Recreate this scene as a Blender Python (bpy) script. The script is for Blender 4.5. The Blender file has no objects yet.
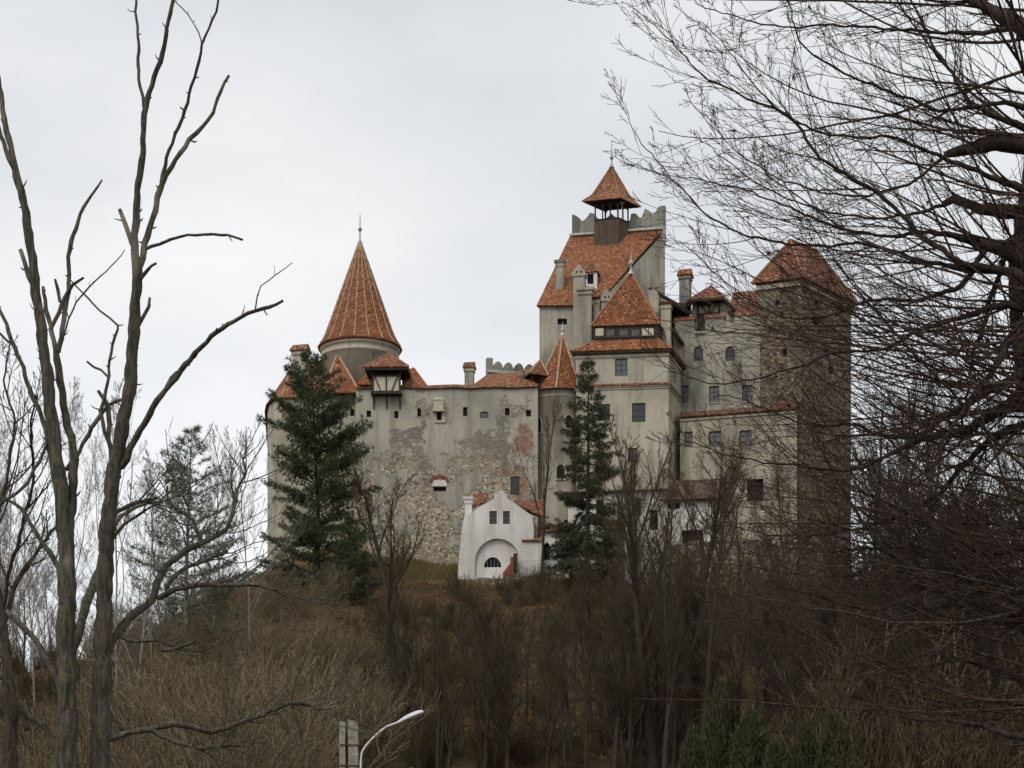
import bpy, math, random
import numpy as np
from mathutils import Vector
from mathutils.geometry import tessellate_polygon

S = bpy.context.scene
COL = S.collection
R = math.radians

# ------------------------------------------------------------------ camera, sky, sun, exposure
FPX, CX, HY, CZ = 1780.0, 512.0, 900.0, 1.7      # focal length in pixels, principal column, horizon row, eye height
cam_d = bpy.data.cameras.new('camera')
cam = bpy.data.objects.new('camera', cam_d)
COL.objects.link(cam)
cam.location = (0, 0, CZ)
cam.rotation_euler = (R(90), 0, 0)
cam_d.sensor_width = 36
cam_d.lens = 36 * FPX / 1024
cam_d.shift_y = (HY - 384) / 1024
cam_d.clip_start = 0.1
cam_d.clip_end = 8000
S.camera = cam

SUN_EL, SUN_AZ = 48, 215          # compass bearing the light comes from (0 = +Y, clockwise)
world = bpy.data.worlds.new('World')
S.world = world
world.use_nodes = True
wt = world.node_tree
wt.nodes.clear()
def wn(t, **k):
    n = wt.nodes.new(t)
    for a, b in k.items():
        setattr(n, a, b)
    return n
sky = wn('ShaderNodeTexSky', sky_type='NISHITA', sun_disc=False, sun_elevation=R(SUN_EL), sun_rotation=R(SUN_AZ), air_density=1.0, dust_density=3.0)
tc = wn('ShaderNodeTexCoord')
mp = wn('ShaderNodeMapping'); mp.inputs['Scale'].default_value = (1.0, 1.0, 2.6)
wt.links.new(tc.outputs['Generated'], mp.inputs['Vector'])
nz = wn('ShaderNodeTexNoise'); nz.inputs['Scale'].default_value = 3.1; nz.inputs['Detail'].default_value = 5; nz.inputs['Roughness'].default_value = 0.5
wt.links.new(mp.outputs[0], nz.inputs['Vector'])
cr = wn('ShaderNodeValToRGB')
cr.color_ramp.elements[0].position = 0.33; cr.color_ramp.elements[0].color = (0.645, 0.67, 0.705, 1)
cr.color_ramp.elements[1].position = 0.68; cr.color_ramp.elements[1].color = (0.85, 0.853, 0.86, 1)
wt.links.new(nz.outputs[0], cr.inputs[0])
sx = wn('ShaderNodeSeparateXYZ'); wt.links.new(tc.outputs['Generated'], sx.inputs[0])
hr = wn('ShaderNodeMapRange'); hr.inputs['From Min'].default_value = 0.0; hr.inputs['From Max'].default_value = 0.36
hr.inputs['To Min'].default_value = 1.34; hr.inputs['To Max'].default_value = 0.96
wt.links.new(sx.outputs[2], hr.inputs['Value'])
vm = wn('ShaderNodeVectorMath', operation='SCALE'); wt.links.new(cr.outputs[0], vm.inputs[0]); wt.links.new(hr.outputs[0], vm.inputs['Scale'])
vs = wn('ShaderNodeVectorMath', operation='SCALE'); wt.links.new(vm.outputs[0], vs.inputs[0]); vs.inputs['Scale'].default_value = 11.5
mx = wn('ShaderNodeMix', data_type='RGBA'); mx.inputs['Factor'].default_value = 0.965
wt.links.new(sky.outputs[0], mx.inputs['A']); wt.links.new(vs.outputs[0], mx.inputs['B'])
bg = wn('ShaderNodeBackground'); bg.inputs['Strength'].default_value = 0.1
wt.links.new(mx.outputs['Result'], bg.inputs['Color'])
wo = wn('ShaderNodeOutputWorld'); wt.links.new(bg.outputs[0], wo.inputs['Surface'])

sun_d = bpy.data.lights.new('sun', 'SUN')
sun_d.energy = 1.5; sun_d.angle = R(25); sun_d.color = (1.0, 0.955, 0.89)
sun = bpy.data.objects.new('sun', sun_d); COL.objects.link(sun)
az, el = R(SUN_AZ), R(SUN_EL)
to_sun = Vector((math.sin(az) * math.cos(el), math.cos(az) * math.cos(el), math.sin(el)))
sun.rotation_euler = to_sun.to_track_quat('Z', 'Y').to_euler()
sun.location = (0, -20, 60)

S.view_settings.view_transform = 'Standard'
S.view_settings.look = 'None'
S.view_settings.exposure = 0.0
S.view_settings.gamma = 1.0
S.render.engine = 'CYCLES'
S.cycles.max_bounces = 5
S.cycles.diffuse_bounces = 3
S.cycles.transparent_max_bounces = 4

# ------------------------------------------------------------------ materials
class NT:
    def __init__(self, name):
        self.m = bpy.data.materials.new(name); self.m.use_nodes = True
        self.t = self.m.node_tree
        self.b = next(n for n in self.t.nodes if n.type == 'BSDF_PRINCIPLED')
    def put(self, sock, v):
        if isinstance(v, bpy.types.NodeSocket): self.t.links.new(v, sock)
        elif isinstance(v, (tuple, list)):
            sock.default_value = tuple(v) + (1,) if len(v) == 3 and sock.type == 'RGBA' else tuple(v)
        else: sock.default_value = v
    def n(self, t, ins=None, out=0, **props):
        nd = self.t.nodes.new('ShaderNode' + t)
        for k, v in props.items(): setattr(nd, k, v)
        for k, v in (ins or {}).items(): self.put(nd.inputs[k], v)
        return nd.outputs[out]
    def pos(self): return self.n('NewGeometry', out='Position')
    def objc(self): return self.n('TexCoord', out='Object')
    def uv(self): return self.n('TexCoord', out='UV')
    def map(self, v, scale): return self.n('Mapping', {'Vector': v, 'Scale': scale})
    def noise(self, v, s, d=4, r=0.55): return self.n('TexNoise', {'Vector': v, 'Scale': s, 'Detail': d, 'Roughness': r})
    def ramp(self, v, lo, hi, a=0.0, b=1.0): return self.n('MapRange', {'Value': v, 'From Min': lo, 'From Max': hi, 'To Min': a, 'To Max': b}, interpolation_type='SMOOTHSTEP')
    def math(self, op, a, b=0.0): return self.n('Math', {0: a, 1: b}, operation=op)
    def mul(self, a, b): return self.math('MULTIPLY', a, b)
    def mix(self, f, a, b):
        nd = self.t.nodes.new('ShaderNodeMix'); nd.data_type = 'RGBA'
        self.put(nd.inputs['Factor'], f); self.put(nd.inputs['A'], a); self.put(nd.inputs['B'], b)
        return nd.outputs['Result']
    def bump(self, h, s=0.4, d=0.05): return self.n('Bump', {'Height': h, 'Strength': s, 'Distance': d})
    def done(self, col, rough=0.9, nrm=None, spec=0.2):
        self.put(self.b.inputs['Base Color'], col); self.put(self.b.inputs['Roughness'], rough)
        self.put(self.b.inputs['Specular IOR Level'], spec)
        if nrm is not None: self.put(self.b.inputs['Normal'], nrm)
        return self.m

def streaks(t, p):
    return t.noise(t.map(p, (0.9, 0.9, 0.09)), 1.0, 5, 0.6)

def stone_cells(t, p, s, cols, mortar):
    warp = t.n('VectorMath', {0: p, 1: t.n('VectorMath', {0: t.n('TexNoise', {'Vector': p, 'Scale': 1.3}, out=1), 'Scale': 0.5}, operation='SCALE')}, operation='ADD')
    sq = t.map(warp, (1, 1, 1.5))
    vc = t.n('TexVoronoi', {'Vector': sq, 'Scale': s}, out='Color')
    ve = t.n('TexVoronoi', {'Vector': sq, 'Scale': s}, feature='DISTANCE_TO_EDGE')
    f = t.n('SeparateColor', {0: vc})
    c = t.mix(f, cols[0], cols[1])
    f2 = t.n('SeparateColor', {0: vc}, out=1)
    c = t.mix(t.ramp(f2, 0.6, 0.8), c, cols[2])
    f3 = t.n('SeparateColor', {0: vc}, out=2)
    c = t.mix(t.ramp(f3, 0.90, 0.93), c, (cols[1][0] * 1.1, cols[1][1] * 0.82, cols[1][2] * 0.72))
    c = t.mix(t.ramp(f3, 0.14, 0.10), c, tuple(v * 0.45 for v in cols[1]))
    e = t.ramp(ve, 0.02, 0.09)
    return t.mix(e, mortar, c), e

def plaster(name, base, dark, stain=0.6, stone=None, fine=0.12, patch=(0.5, 0.62)):
    """lime plaster with rain streaks and blotches; where it has fallen off, rubble shows"""
    t = NT(name); p = t.pos()
    big = t.noise(p, 0.16, 5, 0.6)
    c = t.mix(t.mul(t.ramp(big, 0.38, 0.68), stain), base, dark)
    c = t.mix(t.mul(t.ramp(streaks(t, p), 0.46, 0.66), stain * 0.8), c, tuple(v * 0.72 for v in dark))
    mid = t.noise(p, 0.9, 6, 0.65)
    c = t.mix(t.mul(t.ramp(mid, 0.5, 0.75), 0.35), c, tuple(v * 1.12 for v in base))
    grain = t.noise(p, 5.0, 4, 0.7)
    c = t.mix(t.mul(t.ramp(grain, 0.4, 0.75), fine * 3), c, tuple(v * 0.62 for v in dark))
    h = t.mul(grain, 0.4)
    if stone:
        sc, e = stone_cells(t, p, stone.get('scale', 1.9), stone['cols'], stone['mortar'])
        m = t.noise(p, stone.get('msc', 0.33), 6, 0.62)
        z = t.n('SeparateXYZ', {0: p}, out=2)
        zf = t.ramp(z, stone['z'][0], stone['z'][1], stone['zv'][0], stone['zv'][1])
        m = t.ramp(t.math('ADD', m, zf), patch[0], patch[1])
        c = t.mix(m, c, sc)
        h = t.math('ADD', h, t.mul(t.mul(e, m), 1.2))
        h = t.math('SUBTRACT', h, t.mul(m, 2.0))
        lip_shade = t.mul(t.ramp(m, 0.02, 0.3), t.ramp(m, 0.95, 0.5))
        c = t.mix(t.mul(lip_shade, 0.45), c, tuple(v * 0.45 for v in dark))  # dark rim paints in the shade along the broken plaster lip
        if stone.get('brick'):                       # patches of old red brick at given places
            bm_ = 0.0
            for (bx, bz, rx, rz) in stone['brick']:
                sp = t.n('SeparateXYZ', {0: p}); szz = z
                dx = t.math('DIVIDE', t.math('SUBTRACT', sp, bx), rx)
                dz = t.math('DIVIDE', t.math('SUBTRACT', szz, bz), rz)
                dd = t.math('SQRT', t.math('ADD', t.mul(dx, dx), t.mul(dz, dz)))
                dd = t.math('ADD', dd, t.math('MULTIPLY', t.math('SUBTRACT', t.noise(p, 0.7, 6, 0.7), 0.5), 3.6))
                one = t.ramp(dd, 0.7, 1.2, 0.92, 0.0)
                bm_ = t.math('MAXIMUM', bm_, one)
            br = t.n('TexBrick', {'Vector': t.n('Mapping', {'Vector': p, 'Rotation': (R(90), 0, 0)}), 'Color1': (0.25, 0.105, 0.058), 'Color2': (0.16, 0.07, 0.045), 'Mortar': (0.27, 0.2, 0.15), 'Scale': 1.0, 'Brick Width': 0.42, 'Row Height': 0.16, 'Mortar Size': 0.018})
            br = t.mix(t.ramp(t.noise(p, 1.3, 6, 0.7), 0.46, 0.62), br, (0.28, 0.23, 0.17))
            c = t.mix(bm_, c, br)
        if stone.get('soot'):
            so = t.ramp(t.noise(p, 0.24, 6, 0.65), 0.49, 0.60)
            zz = t.mul(t.ramp(z, 44, 49), t.ramp(z, 58, 55))
            c = t.mix(t.mul(t.mul(so, zz), 0.72), c, t.mix(mid, (0.10, 0.098, 0.09), (0.20, 0.19, 0.165)))
    return t.done(c, 0.95, t.bump(h, 0.5, 0.06))

def tiles(name, c1, c2, speck, pale=0.25):
    """plain clay tiles laid in courses (UV in metres, v up the slope)"""
    t = NT(name); uv = t.uv(); p = t.pos()
    br = t.n('TexBrick', {'Vector': uv, 'Color1': c1, 'Color2': c2, 'Mortar': tuple(v * 0.35 for v in c2), 'Scale': 1.0, 'Mortar Size': 0.02, 'Mortar Smooth': 0.3, 'Brick Width': 0.25, 'Row Height': 0.26})
    cell = t.n('VectorMath', {0: uv, 1: (0.25, 0.26, 1.0)}, operation='SNAP')
    wn_ = t.n('TexWhiteNoise', {0: cell}, noise_dimensions='3D')
    c = t.mix(t.mul(t.ramp(wn_, 0.86, 0.90), 0.75), br, speck)
    c = t.mix(t.ramp(wn_, 0.16, 0.12), c, tuple(v * 0.5 for v in c2))
    big = t.noise(p, 0.45, 5, 0.65)
    c = t.mix(t.mul(t.ramp(big, 0.48, 0.7), 0.7), c, tuple(v * 0.55 for v in c2))
    stv = t.noise(t.map(uv, (0.9, 0.12, 1.0)), 1.0, 4, 0.6)
    c = t.mix(t.mul(t.ramp(stv, 0.52, 0.7), 0.55), c, tuple(v * 0.42 for v in c2))
    li = t.noise(p, 1.7, 5, 0.7)
    c = t.mix(t.mul(t.ramp(li, 0.58, 0.72), pale), c, (0.30, 0.25, 0.19))
    sv = t.n('SeparateXYZ', {0: uv}, out=1)
    saw = t.math('FRACT', t.math('DIVIDE', sv, 0.26))
    h = t.math('SUBTRACT', t.n('TexBrick', {'Vector': uv, 'Color1': (0.6,) * 3, 'Color2': (1,) * 3, 'Mortar': (0,) * 3, 'Scale': 1.0, 'Mortar Size': 0.03, 'Brick Width': 0.25, 'Row Height': 0.26}), saw)
    return t.done(c, 0.85, t.bump(h, 0.6, 0.05), 0.25)

def stonework(name, cols, mortar, s=1.7, dark=0.5):
    t = NT(name); p = t.pos()
    c, e = stone_cells(t, p, s, cols, mortar)
    big = t.noise(p, 0.2, 5, 0.6)
    c = t.mix(t.mul(t.ramp(big, 0.4, 0.7), dark), c, tuple(v * 0.5 for v in mortar))
    g = t.noise(p, 6.0, 4, 0.7)
    c = t.mix(t.mul(t.ramp(g, 0.45, 0.75), 0.35), c, tuple(v * 0.6 for v in cols[0]))
    return t.done(c, 0.95, t.bump(t.math('ADD', e, t.mul(g, 0.4)), 0.7, 0.08))

def simple(name, col, rough=0.85, var=0.35, scale=3.0, stretch=(1, 1, 1), spec=0.2, bump=0.3, metal=0.0):
    t = NT(name); p = t.map(t.objc(), stretch)
    g = t.noise(p, scale, 5, 0.65)
    c = t.mix(t.ramp(g, 0.35, 0.7), tuple(v * (1 - var) for v in col), tuple(min(v * (1 + var * 0.5), 1) for v in col))
    t.b.inputs['Metallic'].default_value = metal
    return t.done(c, rough, t.bump(g, bump, 0.02), spec)

def bark(name, col, lichen=None, amount=0.3, pale=None):
    t = NT(name); o = t.objc()
    g = t.noise(t.map(o, (1, 1, 0.18)), 22, 5, 0.7)
    c = t.mix(t.ramp(g, 0.35, 0.7), tuple(v * 0.45 for v in col), tuple(v * 1.35 for v in col))
    if pale:
        pz = t.ramp(t.noise(t.map(o, (1, 1, 0.3)), 1.9, 4, 0.5), 0.58, 0.66)
        c = t.mix(pz, c, pale)
    if lichen:
        l = t.noise(o, 11.0, 6, 0.75)
        c = t.mix(t.mul(t.ramp(l, 0.55, 0.66), amount), c, lichen)
        l2 = t.noise(t.map(o, (1.1, 1.1, 1.1)), 8.5, 5, 0.7)
        c = t.mix(t.mul(t.ramp(l2, 0.54, 0.66), amount * 0.6), c, (0.13, 0.13, 0.07))
    return t.done(c, 0.95, t.bump(g, 0.8, 0.03), 0.15)

def leafy(name, a, b, scale=0.8):
    t = NT(name); o = t.objc()
    g = t.noise(o, scale, 4, 0.6)
    f = t.noise(o, scale * 9, 3, 0.6)
    c = t.mix(t.ramp(g, 0.35, 0.65), a, b)
    c = t.mix(t.mul(t.ramp(f, 0.45, 0.75), 0.5), c, tuple(v * 1.6 for v in b))
    return t.done(c, 0.7, None, 0.25)

STONES = dict(cols=[(0.46, 0.385, 0.26), (0.28, 0.225, 0.155), (0.58, 0.54, 0.45)], mortar=(0.26, 0.235, 0.185))
M = {}
M['plaster'] = plaster('tower_plaster', (0.48, 0.44, 0.345), (0.30, 0.275, 0.22), 0.85)
M['plaster_keep'] = plaster('keep_plaster', (0.455, 0.425, 0.34), (0.25, 0.24, 0.20), 0.9)
M['plaster_east'] = plaster('east_plaster', (0.42, 0.395, 0.315), (0.175, 0.18, 0.158), 1.0, dict(STONES, z=(52, 62), zv=(0.05, -0.08), msc=0.5, scale=3.2), patch=(0.54, 0.60))
M['plaster_low'] = plaster('lower_east_plaster', (0.405, 0.365, 0.275), (0.235, 0.215, 0.165), 0.9, dict(STONES, z=(38, 50), zv=(0.14, -0.08), msc=0.5, scale=3.2), patch=(0.54, 0.60))
M['plaster_wall'] = plaster('curtain_plaster', (0.43, 0.40, 0.32), (0.26, 0.25, 0.21), 0.85,
    dict(STONES, z=(45, 58), zv=(0.085, -0.09), scale=3.6, soot=True, msc=0.24, brick=[(1.2, 53.3, 1.0, 2.0), (0.9, 48.6, 0.9, 2.0), (-0.6, 50.2, 0.7, 0.8)]), patch=(0.475, 0.53))
M['plaster_round'] = plaster('round_tower_plaster', (0.455, 0.42, 0.325), (0.31, 0.285, 0.225), 0.8)
M['white'] = plaster('whitewash', (0.74, 0.725, 0.69), (0.48, 0.45, 0.39), 0.6, fine=0.10)
M['stone_tower'] = stonework('rubble_tower', [(0.20, 0.165, 0.115), (0.115, 0.095, 0.07), (0.27, 0.235, 0.17)], (0.13, 0.11, 0.082), 1.9, 0.5)
M['tower_skin'] = plaster('rubble_under_plaster', (0.27, 0.25, 0.195), (0.165, 0.15, 0.11), 0.9,
    dict(cols=[(0.185, 0.148, 0.10), (0.105, 0.085, 0.06), (0.26, 0.22, 0.155)], mortar=(0.105, 0.088, 0.064), z=(62, 72), zv=(0.20, -0.05), msc=0.3, scale=2.7), patch=(0.47, 0.56))
M['rubble'] = stonework('rubble_wall', [(0.30, 0.255, 0.185), (0.17, 0.145, 0.11), (0.37, 0.33, 0.27)], (0.15, 0.13, 0.1), 2.2, 0.6)
M['merlon'] = plaster('weathered_merlon', (0.31, 0.30, 0.255), (0.15, 0.15, 0.13), 1.0)
M['tile'] = tiles('clay_tile', (0.335, 0.125, 0.050), (0.215, 0.078, 0.034), (0.40, 0.21, 0.115))
M['tile_keep'] = tiles('keep_tile', (0.325, 0.132, 0.058), (0.235, 0.092, 0.042), (0.38, 0.19, 0.11), 0.2)
M['tile_old'] = tiles('old_tile', (0.275, 0.112, 0.056), (0.165, 0.067, 0.038), (0.38, 0.22, 0.14), 0.45)
M['tile_turret'] = tiles('bell_turret_tile', (0.345, 0.165, 0.086), (0.275, 0.12, 0.064), (0.36, 0.21, 0.13), 0.3)
M['tile_brown'] = tiles('mossy_brown_tile', (0.115, 0.072, 0.048), (0.08, 0.05, 0.036), (0.19, 0.12, 0.08), 0.3)
M['tile_dull'] = tiles('dull_red_tile', (0.20, 0.088, 0.052), (0.135, 0.06, 0.038), (0.28, 0.16, 0.10), 0.4)
M['ridge'] = simple('ridge_tile', (0.33, 0.17, 0.10), 0.9, 0.4, 4)
M['mortar'] = simple('pale_mortar', (0.40, 0.275, 0.185), 0.95, 0.35, 4)
M['lead'] = simple('lead_flashing', (0.48, 0.48, 0.48), 0.55, 0.25, 3, spec=0.4)
M['metal'] = simple('grey_metal', (0.30, 0.30, 0.31), 0.5, 0.2, 6, spec=0.5)
M['wood'] = simple('dark_wood', (0.055, 0.042, 0.034), 0.85, 0.45, 6, (1, 1, 0.2))
M['boards'] = simple('weathered_boards', (0.115, 0.082, 0.062), 0.85, 0.5, 5, (3, 3, 0.12))
M['frame'] = simple('grey_window_frame', (0.09, 0.085, 0.08), 0.7, 0.25, 5)
M['frame_brown'] = simple('brown_window_frame', (0.07, 0.05, 0.045), 0.7, 0.25, 5)
M['dark'] = simple('opening_shade', (0.016, 0.014, 0.014), 0.9, 0.3, 3)  # near-black colour standing in for the shade inside openings
M['infill'] = simple('cream_infill', (0.55, 0.51, 0.40), 0.9, 0.2, 3)
M['brick'] = simple('red_brick', (0.25, 0.10, 0.06), 0.9, 0.45, 4)
gl = NT('window_glass'); M['glass'] = gl.done(gl.mix(gl.noise(gl.objc(), 2.0), (0.02, 0.022, 0.026), (0.05, 0.052, 0.056)), 0.12, None, 0.5)
cw = NT('curtained_glass'); M['curtain'] = cw.done(cw.mix(cw.noise(cw.objc(), 2.5), (0.03, 0.032, 0.035), (0.17, 0.175, 0.18)), 0.15, None, 0.5)
M['bark_dead'] = bark('lichen_bark', (0.088, 0.080, 0.062), (0.165, 0.108, 0.030), 0.75, (0.19, 0.165, 0.13))
M['bark_right'] = bark('dark_bark', (0.06, 0.046, 0.040), (0.11, 0.10, 0.06), 0.4)
M['twig_red'] = bark('reddish_twig', (0.100, 0.064, 0.052))
M['twig_olive'] = bark('olive_twig', (0.088, 0.070, 0.050))
M['bark_mid'] = bark('grey_brown_bark', (0.062, 0.051, 0.040), (0.09, 0.082, 0.05), 0.3)
M['twig_mid'] = bark('brown_twig', (0.085, 0.066, 0.042))
M['twig_haze'] = bark('grey_haze_twig', (0.25, 0.222, 0.195))  # twig grey lightened to paint in distance haze
M['twig_tan'] = bark('tan_twig', (0.205, 0.162, 0.098))
M['twig_dark'] = bark('dark_twig', (0.064, 0.048, 0.035))
M['twig_brown'] = bark('brush_twig', (0.105, 0.080, 0.046))
M['twig_rust'] = bark('rust_twig', (0.095, 0.054, 0.038))
M['pine'] = leafy('pine_needles', (0.040, 0.058, 0.026), (0.072, 0.092, 0.042))
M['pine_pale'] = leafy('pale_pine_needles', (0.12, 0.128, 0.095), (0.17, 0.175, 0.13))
M['spruce'] = leafy('spruce_needles', (0.032, 0.040, 0.019), (0.062, 0.070, 0.034))
M['thuja'] = leafy('thuja_leaves', (0.032, 0.034, 0.015), (0.056, 0.055, 0.022), 2.0)
M['grass'] = leafy('dry_grass', (0.15, 0.115, 0.045), (0.21, 0.165, 0.07), 1.0)
M['concrete'] = simple('concrete', (0.29, 0.275, 0.22), 0.95, 0.4, 4)
M['paint'] = simple('pale_lamp_paint', (0.62, 0.62, 0.62), 0.4, 0.1, 3, spec=0.5)
M['lens'] = simple('lamp_lens', (0.20, 0.19, 0.17), 0.25, 0.2, 3, spec=0.5)
def ground_mat():
    t = NT('leaf_litter_ground'); p = t.pos()
    a = t.noise(p, 0.35, 6, 0.65); b = t.noise(p, 1.6, 6, 0.7); c_ = t.noise(p, 0.09, 4, 0.6)
    c = t.mix(t.ramp(a, 0.35, 0.68), (0.042, 0.032, 0.019), (0.105, 0.066, 0.030))
    c = t.mix(t.mul(t.ramp(b, 0.5, 0.7), 0.7), c, (0.155, 0.082, 0.030))
    c = t.mix(t.mul(t.ramp(c_, 0.5, 0.66), 0.6), c, (0.062, 0.060, 0.026))
    z = t.n('SeparateXYZ', {0: p}, out=2); x = t.n('SeparateXYZ', {0: p}, out=0)
    up = t.mul(t.mul(t.ramp(z, 35.5, 39.0), t.ramp(a, 0.3, 0.6)), t.ramp(x, -2, -7))
    c = t.mix(t.mul(up, 0.85), c, (0.185, 0.145, 0.055))
    left = t.mul(t.ramp(x, -8, -17), t.ramp(z, 18, 28))
    c = t.mix(t.mul(left, 0.7), c, (0.155, 0.108, 0.060))
    f = t.noise(p, 9, 4, 0.75)
    c = t.mix(t.mul(t.ramp(f, 0.45, 0.75), 0.5), c, (0.03, 0.025, 0.018))
    return t.done(c, 1.0, t.bump(t.math('ADD', b, f), 0.9, 0.15), 0.1)
M['ground'] = ground_mat()

# ------------------------------------------------------------------ mesh helpers
def W(px, d): return Vector(((px - CX) / FPX * d, d))
def P3(px, py, d): return Vector(((px - CX) / FPX * d, d, CZ + (HY - py) / FPX * d))
def ZZ(py, d): return CZ + (HY - py) / FPX * d

class MB:
    def __init__(self): self.v, self.f, self.uv = [], [], []
    def face(self, pts, uv=None):
        i = len(self.v); self.v += [tuple(p) for p in pts]
        self.f.append(tuple(range(i, i + len(pts)))); self.uv.append(uv)
    def box8(self, c):           # corners: bottom 4 counter-clockwise, top 4
        for q in ((3, 2, 1, 0), (4, 5, 6, 7), (0, 1, 5, 4), (1, 2, 6, 5), (2, 3, 7, 6), (3, 0, 4, 7)):
            self.face([c[k] for k in q])
    def obox(self, o, u, n, s0, s1, z0, z1, n0, n1):   # box along unit u, depth along n (2D), from origin o (2D)
        def q(s, m, z): return (o.x + u.x * s + n.x * m, o.y + u.y * s + n.y * m, z)
        self.box8([q(s0, n1, z0), q(s1, n1, z0), q(s1, n0, z0), q(s0, n0, z0), q(s0, n1, z1), q(s1, n1, z1), q(s1, n0, z1), q(s0, n0, z1)])
    def bar(self, a, b, w, h=None):
        a, b = Vector(a), Vector(b); t = (b - a).normalized(); h = h or w
        r = Vector((0, 0, 1)) if abs(t.z) < 0.9 else Vector((0, 1, 0))
        u = t.cross(r).normalized() * (w / 2); v = t.cross(u).normalized() * (h / 2)
        self.box8([a - u - v, a + u - v, a + u + v, a - u + v, b - u - v, b + u - v, b + u + v, b - u + v])
    def slab(self, pts, th=0.16):
        """a roof face with thickness below it; UV in metres along and up the slope"""
        pts = [Vector(p) for p in pts]
        n = Vector((0, 0, 0))
        for i in range(len(pts)): n += pts[i].cross(pts[(i + 1) % len(pts)])
        n.normalize()
        if n.z < 0: n = -n; pts.reverse()
        h = Vector((0, 0, 1)).cross(n)
        h = h.normalized() if h.length > 1e-4 else Vector((1, 0, 0))
        v = n.cross(h)
        uv = lambda p: (p.dot(h), p.dot(v))
        self.face(pts, [uv(p) for p in pts])
        low = [p - n * th for p in pts]
        self.face(list(reversed(low)), [uv(p) for p in reversed(low)])
        for i in range(len(pts)):
            j = (i + 1) % len(pts)
            self.face([pts[i], low[i], low[j], pts[j]], [uv(p) for p in (pts[i], low[i], low[j], pts[j])])
    def lathe(self, c, prof, n=24, a0=0.0, a1=2 * math.pi):
        cx, cy = c; full = abs(a1 - a0 - 2 * math.pi) < 1e-6
        A = [a0 + (a1 - a0) * i / n for i in range(n + (0 if full else 1))]
        k = len(A); base = len(self.v)
        run = [0.0]
        for i in range(1, len(prof)): run.append(run[-1] + math.dist(prof[i], prof[i - 1]))
        for (r, z) in prof:
            for a in A: self.v.append((cx + r * math.cos(a), cy + r * math.sin(a), z))
        for i in range(len(prof) - 1):
            rm = max(prof[0][0], 0.1)
            for j in range(k if full else k - 1):
                j2 = (j + 1) % k
                self.f.append((base + i * k + j, base + i * k + j2, base + (i + 1) * k + j2, base + (i + 1) * k + j))
                u0, u1 = A[j], A[j] + (a1 - a0) / n
                ra, rb = max(prof[i][0], rm * 0.5), max(prof[i + 1][0], rm * 0.5)
                self.uv.append([(u0 * ra, run[i]), (u1 * ra, run[i]), (u1 * rb, run[i + 1]), (u0 * rb, run[i + 1])])
    def build(self, name, mat, parent=None, smooth=False, loc=None):
        off = world_loc(parent) if parent is not None else Vector(loc or (0, 0, 0))
        me = bpy.data.meshes.new(name)
        me.from_pydata([(x - off.x, y - off.y, z - off.z) for x, y, z in self.v], [], self.f)
        if any(u is not None for u in self.uv):
            lay = me.uv_layers.new(name='UVMap'); i = 0
            for f, u in zip(self.f, self.uv):
                for k in range(len(f)):
                    if u is not None: lay.data[i].uv = u[k]
                    i += 1
        if smooth: me.polygons.foreach_set('use_smooth', [True] * len(me.polygons))
        me.materials.append(mat)
        o = bpy.data.objects.new(name, me); COL.objects.link(o)
        if parent is not None: o.parent = parent
        else: o.location = off
        return o

def world_loc(o):
    l = Vector((0, 0, 0))
    while o is not None: l += o.location; o = o.parent
    return l

def tag(o, label=None, cat=None, group=None, kind=None):
    if label: o['label'] = label
    if cat: o['category'] = cat
    if group: o['group'] = group
    if kind: o['kind'] = kind
    return o
def thing(name, label, cat, loc=(0, 0, 0), group=None):
    o = bpy.data.objects.new(name, None); COL.objects.link(o); o.location = loc; o.empty_display_size = 0.5
    return tag(o, label, cat, group)

def mesh_np(name, verts, faces, mat, parent=None, smooth=True, loc=(0, 0, 0)):
    """faces: list of integer arrays, each (n, k)"""
    off = np.array(world_loc(parent) if parent is not None else loc, dtype=np.float64)
    me = bpy.data.meshes.new(name)
    v = (verts - off).astype(np.float32)
    me.vertices.add(len(v)); me.vertices.foreach_set('co', v.ravel())
    loops = np.concatenate([f.ravel() for f in faces]).astype(np.int32)
    tot = np.concatenate([np.full(len(f), f.shape[1], np.int32) for f in faces])
    me.loops.add(len(loops)); me.loops.foreach_set('vertex_index', loops)
    me.polygons.add(len(tot))
    me.polygons.foreach_set('loop_start', (np.cumsum(tot) - tot).astype(np.int32))
    me.polygons.foreach_set('loop_total', tot)
    me.polygons.foreach_set('use_smooth', np.full(len(tot), smooth, bool))
    me.update(calc_edges=True)
    me.materials.append(mat)
    o = bpy.data.objects.new(name, me); COL.objects.link(o)
    if parent is not None: o.parent = parent
    else: o.location = loc
    return o

def unit(a): return a / np.maximum(np.linalg.norm(a, axis=-1, keepdims=True), 1e-9)

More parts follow.
